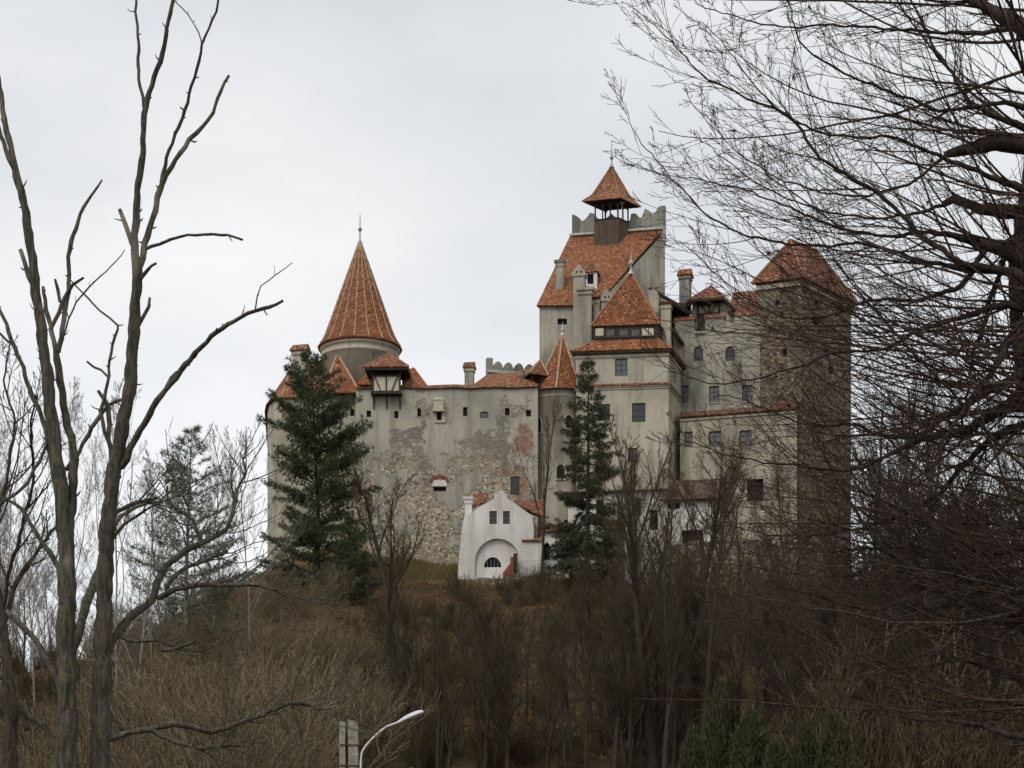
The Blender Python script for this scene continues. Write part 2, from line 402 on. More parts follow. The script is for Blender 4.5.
def tubes_arrays(polys):
    """polys: [(points (k,3), radii (k,), sides)] -> one vertex array and one quad array"""
    groups = {}
    for p, r, s in polys: groups.setdefault((len(p), s), []).append((p, r))
    V, Fc, base = [], [], 0
    for (k, s), lst in groups.items():
        P = np.array([a for a, _ in lst], dtype=np.float64); Rr = np.array([b for _, b in lst], dtype=np.float64)
        m = len(P)
        T = unit(np.gradient(P, axis=1))
        a = np.cross(T[:, 0], T[:, -1])
        ln = np.linalg.norm(a, axis=1)
        alt = np.where(np.abs(T[:, 0, 2:3]) < 0.8, np.array([[0.0, 0, 1]]), np.array([[1.0, 0.2, 0]]))
        alt = np.cross(T[:, 0], alt)
        a = unit(np.where(ln[:, None] > 0.05, a, alt))
        U = unit(np.cross(T, a[:, None, :])); Vv = np.cross(T, U)
        th = np.arange(s) * 2 * np.pi / s
        ring = P[:, :, None, :] + Rr[:, :, None, None] * (np.cos(th)[None, None, :, None] * U[:, :, None, :] + np.sin(th)[None, None, :, None] * Vv[:, :, None, :])
        V.append(ring.reshape(-1, 3))
        idx = base + np.arange(m * k * s).reshape(m, k, s)
        q = np.stack([idx[:, :-1, :], np.roll(idx[:, :-1, :], -1, 2), np.roll(idx[:, 1:, :], -1, 2), idx[:, 1:, :]], -1)
        Fc.append(q.reshape(-1, 4)); base += m * k * s
    return np.concatenate(V), np.concatenate(Fc)

def tubes(name, polys, mat, parent=None, loc=(0, 0, 0)):
    v, f = tubes_arrays(polys)
    return mesh_np(name, v, [f], mat, parent, True, loc)

# ------------------------------------------------------------------ wall planes, openings, windows
class Pl:
    """a vertical wall plane from plan point A to plan point B (outside is on the right-hand side seen from above, A -> B)"""
    def __init__(s, A, B):
        s.A = A; s.L = (B - A).length; s.u = (B - A) / s.L; s.n = Vector((s.u.y, -s.u.x))
    def hit(s, px, py):
        dx = (px - CX) / FPX
        k = (dx * s.A.y - s.A.x) / (s.u.x - dx * s.u.y); t = s.A.y + s.u.y * k
        return k, CZ + (HY - py) / FPX * t
    def pt(s, k, z, o=0.0): return Vector((s.A.x + s.u.x * k + s.n.x * o, s.A.y + s.u.y * k + s.n.y * o, z))
    def box(s, mb, k0, k1, z0, z1, n0, n1): mb.obox(s.A, s.u, s.n, k0, k1, z0, z1, n0, n1)
    def hole(s, x0, y0, x1, y1, arch=0.0, steps=8):
        k0, _ = s.hit(x0, (y0 + y1) / 2); k1, _ = s.hit(x1, (y0 + y1) / 2); xm = (x0 + x1) / 2
        _, z1 = s.hit(xm, y0); _, z0 = s.hit(xm, y1)
        pts = [(k0, z0), (k1, z0)]
        if arch <= 0: pts += [(k1, z1), (k0, z1)]
        else:
            h = (z1 - z0) * arch
            for i in range(steps + 1):
                a = math.pi * i / steps
                pts.append(((k0 + k1) / 2 + (k1 - k0) / 2 * math.cos(a), z1 - h + h * math.sin(a)))
        return pts

def panel(mb, pl, outline, holes=(), depth=0.3):
    polys = [[Vector((k, z, 0)) for k, z in outline]] + [[Vector((k, z, 0)) for k, z in h] for h in holes]
    flat = [p for q in polys for p in q]
    base = len(mb.v)
    mb.v += [tuple(pl.pt(p.x, p.y)) for p in flat]
    for t in tessellate_polygon(polys):
        a, b, c = (flat[i] for i in t)
        if (b.x - a.x) * (c.y - a.y) - (b.y - a.y) * (c.x - a.x) < 0: t = (t[0], t[2], t[1])
        mb.f.append(tuple(base + i for i in t)); mb.uv.append(None)
    for h in holes:
        for i in range(len(h)):
            (k0, z0), (k1, z1) = h[i], h[(i + 1) % len(h)]
            mb.face([pl.pt(k0, z0), pl.pt(k1, z1), pl.pt(k1, z1, -depth), pl.pt(k0, z0, -depth)])

def rect(pl, z0, z1): return [(0, z0), (pl.L, z0), (pl.L, z1), (0, z1)]

def window(root, pl, h, kind='glazed', nx=2, ny=3, inset=0.16, fmat='frame', pane='glass', sill=False):
    """a window in an opening: frame with glazing bars, pane behind it; or an opening backed by a near-black sheet painting its inner shade"""
    k0, k1 = h[0][0], h[1][0]; z0 = h[0][1]; z1 = max(z for _, z in h)
    if kind == 'dark':
        mb = MB(); mb.face([pl.pt(k, z, -0.28) for k, z in h])  # backing sheet carries the interior darkness in its colour
        return mb.build('window', M['dark'], root)
    mb = MB(); w = min(0.09, (k1 - k0) * 0.13)
    pl.box(mb, k0, k0 + w, z0, z1, -inset - 0.08, -inset); pl.box(mb, k1 - w, k1, z0, z1, -inset - 0.08, -inset)
    pl.box(mb, k0 + w, k1 - w, z0, z0 + w, -inset - 0.08, -inset); pl.box(mb, k0 + w, k1 - w, z1 - w, z1, -inset - 0.08, -inset)
    b = w * 0.55
    for i in range(1, nx):
        c = k0 + (k1 - k0) * i / nx; pl.box(mb, c - b / 2, c + b / 2, z0 + w, z1 - w, -inset - 0.06, -inset - 0.012)
    for j in range(1, ny):
        c = z0 + (z1 - z0) * j / ny; pl.box(mb, k0 + w, k1 - w, c - b / 2, c + b / 2, -inset - 0.055, -inset - 0.016)
    o = mb.build('window', M[fmat], root)
    mp_ = MB(); mp_.face([pl.pt(k, z, -inset - 0.07) for k, z in h]); mp_.build('pane', M[pane], o)
    if sill:
        ms = MB(); pl.box(ms, k0 - 0.08, k1 + 0.08, z0 - 0.12, z0 - 0.003, -0.02, 0.1); ms.build('sill', M['plaster'], o)
    return o

def bead(mb_polys, a, b, r=0.13, step=0.34):
    """a line of overlapping half-round ridge tiles from a to b"""
    a, b = Vector(a), Vector(b); L = (b - a).length; n = max(2, int(L / step)); pts, rad = [], []
    for i in range(n):
        for f, k in ((0.02, 0.85), (0.95, 1.15)):
            p = a.lerp(b, (i + f) / n); pts.append(tuple(p)); rad.append(r * k)
    mb_polys.append((np.array(pts), np.array(rad), 6))

def finial(root, x, y, z0, z1, r=0.13, ball=0.5, mat='metal'):
    h = z1 - z0; zb = z0 + h * ball; mb = MB()
    mb.lathe((x, y), [(r * 2.2, z0 - 0.25), (r * 1.5, z0 + 0.05), (r * 0.6, z0 + 0.25), (r * 0.45, zb - r * 1.7), (r * 1.2, zb - r * 1.2), (r * 1.7, zb), (r * 1.2, zb + r * 1.2), (r * 0.45, zb + r * 1.7), (r * 0.35, z0 + h * 0.8), (0.01, z1)], 8)
    return mb.build('finial', M[mat], root, True)

def chimney(root, px0, px1, yt, yb, d, mat='plaster', cap='gable', capm='tile_old', yaw=0.35, dep=None, vents=False):
    """plastered stack with a wider head and a little tiled or gabled cap"""
    w = (px1 - px0) / FPX * d; dep = dep or w * 0.85
    o = W(px0, d); u = Vector((math.cos(yaw * 0.5), -math.sin(yaw * 0.5))); n = Vector((u.y, -u.x))
    zt, zb = ZZ(yt, d), ZZ(yb, d); capz = min(0.9, w * 0.62) if cap == 'gable' else 0.3
    mb = MB(); e = w * 0.08
    mb.obox(o, u, n, e, w - e, zb, zt - capz - 0.45, -dep + e, -e)
    mb.obox(o, u, n, 0, w, zt - capz - 0.452, zt - capz, -dep, 0)
    def q(s, m, z): return Vector((o.x + u.x * s + n.x * m, o.y + u.y * s + n.y * m, z))
    if cap == 'gable' and capm is None:               # plastered gable head with smoke holes
        a, b, c, d_ = q(0, 0, zt - capz), q(w, 0, zt - capz), q(w, -dep, zt - capz), q(0, -dep, zt - capz)
        r0, r1 = q(w / 2, 0, zt), q(w / 2, -dep, zt)
        mb.face([a, b, r0]); mb.face([c, d_, r1]); mb.face([b, c, r1, r0]); mb.face([d_, a, r0, r1])
    ch = mb.build('chimney', M[mat], root)
    zc = zt - capz + 0.004; ov = w * 0.1
    if capm is not None:
        mc = MB()
        a, b, c, d_ = q(-ov, ov, zc), q(w + ov, ov, zc), q(w + ov, -dep - ov, zc), q(-ov, -dep - ov, zc)
        if cap == 'gable':
            r0, r1 = q(-ov * 0.3, -dep / 2, zt), q(w + ov * 0.3, -dep / 2, zt)
            mc.slab([a, b, r1, r0], 0.08); mc.slab([c, d_, r0, r1], 0.08); mc.face([b, c, r1]); mc.face([d_, a, r0])
        else:
            mc.obox(o, u, n, -ov, w + ov, zc, zt, -dep - ov, ov)
        mc.build('cap', M[capm], ch)
    if vents:
        mv = MB()
        for f in (0.3, 0.62): mv.obox(o, u, n, w * f, w * (f + 0.13), zt - capz - 0.12, zt - capz + 0.12, -0.05, 0.004)
        mv.build('smoke_hole', M['dark'], ch)  # near-black blocks on the face, painted shade instead of cut holes
    return ch

# ------------------------------------------------------------------ ground: castle hill and the land around it, one sheet
def sst(a, b, x):
    t = np.clip((x - a) / (b - a), 0, 1); return t * t * (3 - 2 * t)
def terrain(x, y):
    x = np.asarray(x, float); y = np.asarray(y, float)
    up = np.interp(y, [-3000, 55, 75, 100, 130, 160, 182, 193, 199, 208, 235, 270, 330, 420, 600, 3000],
                      [0, 0, 1.5, 6.0, 15.5, 25.5, 33.0, 36.2, 38.2, 39.5, 39.5, 34, 20, 9, 5, 5])
    side = 1 - 0.30 * sst(24, 62, np.abs(x - 6)) - 0.45 * sst(62, 170, np.abs(x - 6))
    bump = 1.0 * np.sin(x * 0.13 + 1.3) * np.sin(y * 0.11) + 0.6 * np.sin(x * 0.31 + y * 0.23) + 0.3 * np.sin(x * 0.9 - y * 0.7)
    rise = 2.6 * np.exp(-((x + 26) / 11) ** 2 - ((y - 196) / 16) ** 2) + 1.3 * np.exp(-((x + 12) / 9) ** 2 - ((y - 199) / 8) ** 2)
    far = 45 * sst(700, 2200, y) * (0.7 + 0.3 * np.sin(x * 0.002))
    return up * side + bump * sst(60, 95, y) * (1 - sst(300, 500, y)) * 0.6 + rise + far
def TZ(x, y): return float(terrain(x, y))
gx = np.concatenate([[-4000, -2000, -1000, -500, -300, -200, -150], np.arange(-120, 121, 1.6), [150, 200, 300, 500, 1000, 2000, 4000]])
gy = np.concatenate([[-3000, -1000, -300, -80, 0, 30, 50], np.arange(56, 262, 1.6), np.arange(265, 420, 8), [440, 500, 600, 750, 900, 1200, 1600, 2200, 3000, 5000]])
GX, GY = np.meshgrid(gx, gy)
gv = np.stack([GX, GY, terrain(GX, GY)], -1).reshape(-1, 3)
ii = np.arange(len(gx) * len(gy)).reshape(len(gy), len(gx))
gq = np.stack([ii[:-1, :-1], ii[:-1, 1:], ii[1:, 1:], ii[1:, :-1]], -1).reshape(-1, 4)
tag(mesh_np('ground', gv, [gq], M['ground']), 'brown leaf covered castle hill and the land around it', 'ground', kind='structure')

# ------------------------------------------------------------------ the castle
def prism_walls(mb, corners, z0, z1, holes_by_side=None, depth=0.3, closed=True):
    """walls over a plan (counter-clockwise from above); returns the planes"""
    pls = []
    n = len(corners)
    for i in range(n if closed else n - 1):
        pl = Pl(corners[i], corners[(i + 1) % n]); pls.append(pl)
        panel(mb, pl, rect(pl, z0, z1), (holes_by_side or {}).get(i, []), depth)
    return pls

def offset_plan(c, o):
    """plan corners moved outwards by o"""
    n = len(c); out = []
    for i in range(n):
        a = Pl(c[i - 1], c[i]); b = Pl(c[i], c[(i + 1) % n])
        m = (a.n + b.n); m = m / max(m.dot(a.n), 0.2)
        out.append(c[i] + m * o)
    return out
def V3(p, z): return Vector((p.x, p.y, z))

# ---- round tower with the tall conical roof
RX, RY = W(360, 209)
rt = thing('round_tower', 'round castle tower under a tall ribbed conical red tile roof', 'tower', (RX, RY, 38))
mb = MB()
zE = ZZ(349, 209)
mb.lathe((RX, RY), [(4.5, 36), (4.5, zE - 1.35), (4.62, zE - 1.3), (4.62, zE - 1.12), (4.52, zE - 1.08), (4.55, zE - 0.55), (4.68, zE - 0.5), (4.7, zE - 0.2), (4.3, zE)], 56)
mb.build('wall', M['plaster_round'], rt, True)
mb = MB(); r0 = 4.92
zA = ZZ(242, 209)
prof = [(4.6, zE - 0.16), (r0, zE - 0.12), (r0 + 0.02, zE), (4.42, zE + 0.75), (4.02, zE + 1.6), (3.68, zE + 2.5)]
for i in range(1, 9):
    f = i / 8; prof.append((3.68 * (1 - f) + 0.10 * f, zE + 2.5 + (zA - zE - 2.5) * f))
mb.lathe((RX, RY), prof, 48)
cone = mb.build('roof', M['tile'], rt, True)
polys = []
for k in range(18):
    a = 2 * math.pi * (k + 0.35) / 18
    pp = [(RX + (r + 0.03) * math.cos(a), RY + (r + 0.03) * math.sin(a), z) for r, z in prof[2:]]
    for i in range(len(pp) - 1): bead(polys, pp[i], pp[i + 1], 0.085, 0.5)
tubes('ridge_tiles', polys, M['mortar'], cone)
finial(rt, RX, RY, zA, ZZ(212, 209), 0.15, 0.42)
pl = Pl(W(352, 204.62), W(368, 204.62))
mb = MB()
k, z = pl.hit(376, 352); mb.bar(pl.pt(k - .4, z - .4, .35), pl.pt(k, z, .3), .08); mb.bar(pl.pt(k, z, .3), pl.pt(k + .4, z - .4, .35), .08); mb.bar(pl.pt(k - .2, z - .3, .3), pl.pt(k - .2, z - 2.2, .3), .07)
mb.build('bracket', M['wood'], rt)

# ---- west range (left of the curtain wall) with hipped roofs and a chimney
A, B = W(283, 202.6), W(357, 201.6)
c0, c1, c2 = W(267.5, 208), W(269, 205.2), W(274, 203.4)
plan = [c0, c1, c2, A, B, W(357, 224), W(270, 224)]
zW = ZZ(396.5, 201.8)
wr = thing('west_range', 'low plastered castle wing with hipped tile roofs behind the large dark pine', 'building', (A.x, A.y, 40))
plB = Pl(A, B); h1 = plB.hole(350, 409, 354.5, 416)
mb = MB(); prism_walls(mb, plan, 34, zW, {3: [h1]}); mb.build('wall', M['plaster_round'], wr)
window(wr, plB, h1, 'dark')
e = offset_plan(plan, 0.35); zr = zW + 0.02
rA, rB = V3(W(292, 209), ZZ(366, 209)), V3(W(352, 209.5), ZZ(357, 209.5))
mb = MB()
for i in range(4):
    a, b = V3(e[i], zr), V3(e[i + 1], zr)
    mb.slab([a, b, rB, rA] if i == 3 else [a, b, rA], 0.14)
mb.slab([V3(e[6], zr), V3(e[0], zr), rA], 0.14); mb.slab([V3(e[5], zr), V3(e[6], zr), rA, rB], 0.14); mb.slab([V3(e[4], zr), V3(e[5], zr), rB], 0.14)
ap = V3(W(337.5, 205.5), ZZ(353.5, 205.5)); bl, br_ = V3(W(323, 200.9), zr + 0.12), V3(W(360, 200.6), zr + 0.12)
bk = V3(W(338.5, 209.4), ZZ(353.5, 205.5) + .02)
mb.slab([bl, br_, ap], 0.14); mb.slab([br_, V3(W(364, 208), ZZ(377, 208)), bk, ap], 0.14); mb.slab([bl, ap, bk, V3(W(318, 208), ZZ(386, 208))], 0.14)
rf = mb.build('roof', M['tile'], wr)
polys = []
bead(polys, bl, ap, .14); bead(polys, br_, ap, .14); bead(polys, ap, bk, .14); bead(polys, rA, rB, .14); bead(polys, V3(e[3], zr), rA, .12)
tubes('ridge_tiles', polys, M['mortar'], rf)
chimney(wr, 291, 306.5, 343, 384, 205.5, 'plaster_round', 'gable', 'tile_old', 0.5)

# ---- curtain wall with loopholes, timber oriel, coping
A, B = W(356, 200.6), W(538, 200.0)
plw = Pl(A, B); zT = ZZ(388, 200.2)
cwl = thing('curtain_wall', 'long weathered grey curtain wall with loopholes and patches of bare stone and brick', 'castle wall', (A.x, A.y, 40))
loops = [(366.5, 410.5, 371, 417), (394.3, 411, 398.3, 418.3), (417.3, 408.5, 421, 416.5), (463, 407, 467.3, 416), (505, 408, 509.4, 415.5), (526, 410, 531, 416.5)]
holes = [plw.hole(*b) for b in loops]
hs = plw.hole(436.8, 411.8, 441.3, 420); hw = plw.hole(480, 411.5, 488.5, 418.3, 0.25); hb = plw.hole(433.5, 486.8, 446, 491.2); hg = plw.hole(510.5, 476.5, 519.5, 495)
mb = MB(); panel(mb, plw, rect(plw, 32, zT), holes + [hs, hw, hb, hg], 0.3)
back = [B, W(538, 203.5), W(356, 203.5), A]
for i in range(3): p_ = Pl(back[i], back[i + 1]); panel(mb, p_, rect(p_, 32, zT))
mb.build('wall', M['plaster_wall'], cwl)
for h in holes + [hs, hb]: window(cwl, plw, h, 'dark')
window(cwl, plw, hw, 'glazed', 3, 1, 0.1, 'frame', 'curtain'); window(cwl, plw, hg, 'glazed', 4, 6, 0.08, 'frame_brown', 'glass')
# coping of tiles, slightly uneven
mb = MB(); rnd = random.Random(4); k = 0.0; kE = plw.L
zs = [zT + 0.05 * math.sin(i * 0.7) + rnd.uniform(-.02, .02) for i in range(40)]
for i in range(39):
    k0, k1 = kE * i / 39, kE * (i + 1) / 39; a0, a1 = zs[i], zs[i + 1]
    mb.slab([plw.pt(k0, a0, 0.28), plw.pt(k1, a1, 0.28), plw.pt(k1, a1 + 0.52, -0.45), plw.pt(k0, a0 + 0.52, -0.45)], 0.1)
    mb.slab([plw.pt(k1, a1, -1.2), plw.pt(k0, a0, -1.2), plw.pt(k0, a0 + 0.52, -0.45), plw.pt(k1, a1 + 0.52, -0.45)], 0.1)
mb.build('coping', M['tile_old'], cwl)
# small stone machicolation box over one loophole, pale sill, brick hood over the low window
mb = MB(); k0, z0 = plw.hit(434, 411); k1, z1 = plw.hit(443.7, 401)
plw.box(mb, k0, k1, z0, z1, 0.0, 0.55); plw.box(mb, k0 - .12, k1 + .12, z0 - .16, z0 - .003, 0.0, 0.6)
a, b = plw.pt(k0 - .1, z1, .62), plw.pt(k1 + .1, z1, .62); r0_, r1_ = plw.pt(k0 + .25, z1 + .42, 0.02), plw.pt(k1 - .25, z1 + .42, 0.02)
mb.slab([a, b, r1_, r0_], .06)
ka, za = plw.hit(435, 422.8); kb, zb = plw.hit(446, 411.2); plw.box(mb, kb - .42, kb, za, zb, 0, .16); plw.box(mb, ka, kb - .422, za, za + .18, 0, .16)
mb.build('stone_box', M['plaster'], cwl)
mb = MB(); k0, z0 = plw.hit(431.5, 486.5); k1, z1 = plw.hit(447, 482); plw.box(mb, k0 + .1, k1, z0 + .003, z1 + .2, 0, .1); mb.build('sill', M['white'], cwl)
mb = MB(); kc, zc = plw.hit(439.5, 486.5); rr = 1.15
for i in range(9):
    a0, a1 = math.pi * (0.06 + 0.88 * i / 9), math.pi * (0.06 + 0.88 * (i + .93) / 9)
    q = [(kc + r * math.cos(a), zc + .35 + r * .85 * math.sin(a)) for r, a in ((rr - .38, a0), (rr, a0), (rr, a1), (rr - .38, a1))]
    mb.box8([plw.pt(*q[0], .14), plw.pt(*q[1], .14), plw.pt(*q[2], .14), plw.pt(*q[3], .14), plw.pt(*q[0], 0), plw.pt(*q[1], 0), plw.pt(*q[2], 0), plw.pt(*q[3], 0)])
mb.build('brick_hood', M['brick'], cwl)
# timber oriel
k0, zf = plw.hit(372.5, 394.5); k1, _ = plw.hit(401.5, 394.5); _, zt = plw.hit(387, 370)
ori = MB(); pr = 0.95
plw.box(ori, k0 - .1, k1 + .1, zf - .22, zf, -0.2, pr + .08)
for s in (k0, k1 - .22): plw.box(ori, s, s + .22, zf, zt, pr - .22, pr)
plw.box(ori, k0 + .22, k1 - .22, zf, zf + .16, pr - .2, pr - .01); _, zm = plw.hit(387, 378); plw.box(ori, k0 + .22, k1 - .22, zm - .08, zm + .08, pr - .2, pr - .01)
plw.box(ori, k0 + .22, k1 - .22, zt - .22, zt, pr - .2, pr - .01)
kc = (k0 + k1) / 2; plw.box(ori, kc - .07, kc + .07, zf + .16, zm - .08, pr - .18, pr - .015)
ori.bar(plw.pt(k0 + .35, zm - .1, pr - .05), plw.pt(kc - .6, zf + .16, pr - .05), .11); ori.bar(plw.pt(k1 - .35, zm - .1, pr - .05), plw.pt(kc + .6, zf + .16, pr - .05), .11)
_, zb = plw.hit(387, 409)
for s in (k0 + .05, kc - .1, k1 - .25): ori.bar(plw.pt(s + .1, zb, .06), plw.pt(s + .1, zf - .2, .1), .15, .15); ori.bar(plw.pt(s + .1, zb + .5, .1), plw.pt(s + .1, zf - .22, pr - .2), .12)
oriel = ori.build('oriel', M['wood'], cwl)
mb = MB(); plw.box(mb, k0 + .1, k1 - .1, zf + .05, zm, -.2, pr - .12); mb.build('infill', M['infill'], oriel)
mb = MB(); plw.box(mb, k0 + .12, k1 - .12, zm + .003, zt - .05, -.2, pr - .35); mb.build('opening', M['dark'], oriel)  # solid near-black box painting the shade inside the open oriel
mb = MB(); kl, zl = plw.hit(365.5, 371); kr, _ = plw.hit(410, 371); apx = plw.pt((k0 + k1) / 2 + .1, ZZ(349, 200), -1.0)
c4 = [plw.pt(kl, zl, pr + .75), plw.pt(kr, zl, pr + .75), plw.pt(kr, zl, -3.2), plw.pt(kl, zl, -3.2)]
for i in range(4): mb.slab([c4[i], c4[(i + 1) % 4], apx], .16)
orf = mb.build('oriel_roof', M['tile_old'], cwl)
polys = []; bead(polys, c4[0], apx, .11); bead(polys, c4[1], apx, .11); tubes('ridge_tiles', polys, M['ridge'], orf)
mb = MB(); plw.box(mb, kl + .1, kr - .1, zl - .34, zl - .17, -2.5, pr + .62); mb.build('eaves', M['wood'], orf)
# low tiled roofs behind the coping
mb = MB()
mb.slab([P3(357, 384, 200.3), P3(374, 384, 200.3), P3(374, 372, 204), P3(366, 372, 204)], .14)
mb.slab([P3(402, 386, 200.6), P3(427, 386, 200.6), P3(414, 367, 205), P3(402, 372, 205)], .14)
mb.slab([P3(427, 386, 200.6), P3(428, 386, 208), P3(414, 367, 205)], .14)
p0 = [P3(474, 386, 200.9), P3(536, 386, 200.9), P3(529, 371, 209), P3(487, 374.5, 209)]
mb.slab(p0, .14); mb.slab([P3(474, 386, 200.9), P3(487, 374.5, 209), P3(474, 384, 214)], .14)
mb.slab([P3(500, 385.5, 200.7), P3(536, 386, 200.7), P3(530, 369, 206), P3(520, 370, 206)], .14)
mb.build('roof', M['tile'], cwl)
chimney(cwl, 463.5, 474, 361, 386, 202.6, 'plaster_east', 'gable', 'tile_old', 0.3)
chimney(cwl, 518.5, 524.5, 369.5, 384, 203.2, 'merlon', 'flat', None, 0.3)

# ---- courtyard battlement behind the curtain wall
A, B = W(487, 216), W(545, 218); pb = Pl(A, B); z0, zb = ZZ(378, 216), ZZ(369.5, 216)
bt = thing('battlement', 'short run of round topped grey merlons behind the curtain wall roofs', 'battlement', (A.x, A.y, z0))
out = [(0, 45), (pb.L, 45), (pb.L, zb)]
n = 5; k0 = 0.75; w = (pb.L - k0) / n
for i in range(n - 1, -1, -1):
    for j in range(9):
        a = math.pi * j / 8; out.append((k0 + w * i + w / 2 + w * .46 * math.cos(a), zb + 0.15 + 0.95 * math.sin(a)))
out += [(k0, zb), (k0, zb + 1.45), (0, zb + 1.45)]
mb = MB(); panel(mb, pb, out)
pq = Pl(W(545, 218.6), W(487, 216.6))
panel(mb, pq, [(pq.L - k, z) for k, z in reversed(out)])
for i in range(len(out)):
    (a, z), (b, y) = out[i], out[(i + 1) % len(out)]
    mb.face([pb.pt(a, z), pb.pt(a, z, -.6), pb.pt(b, y, -.6), pb.pt(b, y)])
mb.build('wall', M['merlon'], bt)
mb = MB(); pb.box(mb, 0, pb.L, zb - .35, zb + .02, .01, .18); mb.build('string_course', M['lead'], bt)

# ---- stair turret: half-round, pointed roof
TX, TY = W(557.5, 203.6)
st = thing('stair_turret', 'slim round stair turret with a pointed red roof beside the spruce top', 'turret', (TX, TY, 40))
zt = ZZ(391, 201.2); rr = 3.0
mb = MB(); mb.lathe((TX, TY), [(rr + .12, 33), (rr, 45), (rr, zt - .75), (rr + .1, zt - .7), (rr + .1, zt - .5), (rr + .02, zt - .46), (rr + .06, zt - .15), (rr + .24, zt - .1), (rr + .24, zt)], 40)
mb.build('wall', M['plaster'], st, True)
mb = MB(); apx = P3(562.5, 333, 203.8); Rr = 3.15
hexa = [Vector((TX + .2 + Rr * math.cos(a), TY + Rr * math.sin(a), zt + .05)) for a in [math.radians(-158 + 60 * i) for i in range(6)]]
for i in range(6):
    a, b = hexa[i], hexa[(i + 1) % 6]; a2, b2 = a.lerp(apx, .16) + Vector((0, 0, -.12)), b.lerp(apx, .16) + Vector((0, 0, -.12))
    mb.slab([a, b, b2, a2], .12); mb.slab([a2, b2, apx], .12)
srf = mb.build('roof', M['tile'], st)
polys = []
for i in range(6): bead(polys, hexa[i], apx, .13)
tubes('ridge_tiles', polys, M['mortar'], srf)
mb = MB(); mb.lathe((TX, TY), [(rr + .2, zt - .02), (rr + .55, zt - .05), (rr + .6, zt + .06), (rr, zt + .12)], 30); mb.build('eaves', M['wood'], srf)
finial(st, apx.x, apx.y, apx.z - .1, apx.z + 1.3, .13, .3, 'lead')
for (x0, y0, x1, y1, ar) in ((565, 415, 572.5, 428, .4), (535.5, 416, 541.5, 431, .4), (556.5, 465, 564.5, 479, .4), (562, 520, 570, 540, .4)):
    xm = (x0 + x1) / 2; ax = (xm - CX) / FPX * 200.8 - TX; yy = TY - math.sqrt(max(rr * rr - ax * ax, .1)); nd = Vector((ax, yy - TY)).normalized(); uu = Vector((-nd.y, nd.x))
    cpt = Vector((TX + ax, yy)) + nd * .05; w = (x1 - x0) / FPX * 200.8 / max(abs(uu.x), .4)
    p_ = Pl(cpt - uu * w / 2, cpt + uu * w / 2)
    if p_.n.dot(nd) < 0: p_ = Pl(cpt + uu * w / 2, cpt - uu * w / 2)
    h = [(0, ZZ(y1, 200.8)), (w, ZZ(y1, 200.8))] + [(w / 2 + w / 2 * math.cos(math.pi * i / 8), ZZ(y0 + (y1 - y0) * ar, 200.8) + (y1 - y0) * ar * .1128 * math.sin(math.pi * i / 8)) for i in range(9)]
    mb = MB(); n0 = h
    for i in range(len(h)):
        (a, z), (b, y) = h[i], h[(i + 1) % len(h)]
        cxm, czm = w / 2, sum(q[1] for q in h) / len(h)
        o1 = [(cxm + (k_ - cxm) * 1.28, czm + (z_ - czm) * 1.16) for k_, z_ in ((a, z), (b, y))]
        mb.face([p_.pt(a, z, .07), p_.pt(o1[0][0], o1[0][1], .07), p_.pt(o1[1][0], o1[1][1], .07), p_.pt(b, y, .07)])
        mb.face([p_.pt(*o1[0], .07), p_.pt(*o1[0], -.25), p_.pt(*o1[1], -.25), p_.pt(*o1[1], .07)])
        mb.face([p_.pt(a, z, .07), p_.pt(b, y, .07), p_.pt(b, y, .0), p_.pt(a, z, .0)])
    wo_ = mb.build('window', M['plaster'], st)
    mb = MB(); mb.face([p_.pt(a, z, .03) for a, z in h]); mb.build('pane', M['dark'], wo_)  # no glass: sheet in the painted shade colour of the opening
mb = MB()
for y in (428.5, 441):
    zc = ZZ(y, 200.5)
    mb.lathe((TX, TY), [(rr - .1, zc - .16), (rr + .32, zc - .12), (rr + .34, zc + .06), (rr - .1, zc + .1)], 12, R(-80), R(-20))
mb.build('ledge', M['merlon'], st)
# small tiled dormer roof to the left of the turret
dr = thing('roof_dormer', 'tiny hipped dormer with a dark window left of the stair turret', 'dormer', P3(537, 384, 202))
pd = Pl(W(531, 201.8), W(544, 202.4)); zt0 = ZZ(375, 202); h = pd.hole(533, 377, 540, 384)
mb = MB(); panel(mb, pd, rect(pd, ZZ(388, 202), zt0), [h], .3)
for a, b in ((W(544, 202.4), W(544, 205)), (W(531, 205), W(531, 201.8))): p_ = Pl(a, b); panel(mb, p_, rect(p_, ZZ(388, 202), zt0))
mb.build('wall', M['wood'], dr); window(dr, pd, h, 'dark')
mb = MB(); ap = V3(W(540.5, 204), ZZ(360, 204)); c4 = [pd.pt(-.35, zt0, .4), pd.pt(pd.L + .4, zt0, .4), pd.pt(pd.L + .4, zt0, -3.6), pd.pt(-.35, zt0, -3.6)]
for i in range(4): mb.slab([c4[i], c4[(i + 1) % 4], ap], .12)
drf = mb.build('roof', M['tile_old'], dr); polys = []
for i in range(4): bead(polys, c4[i], ap, .13)
tubes('ridge_tiles', polys, M['mortar'], drf)

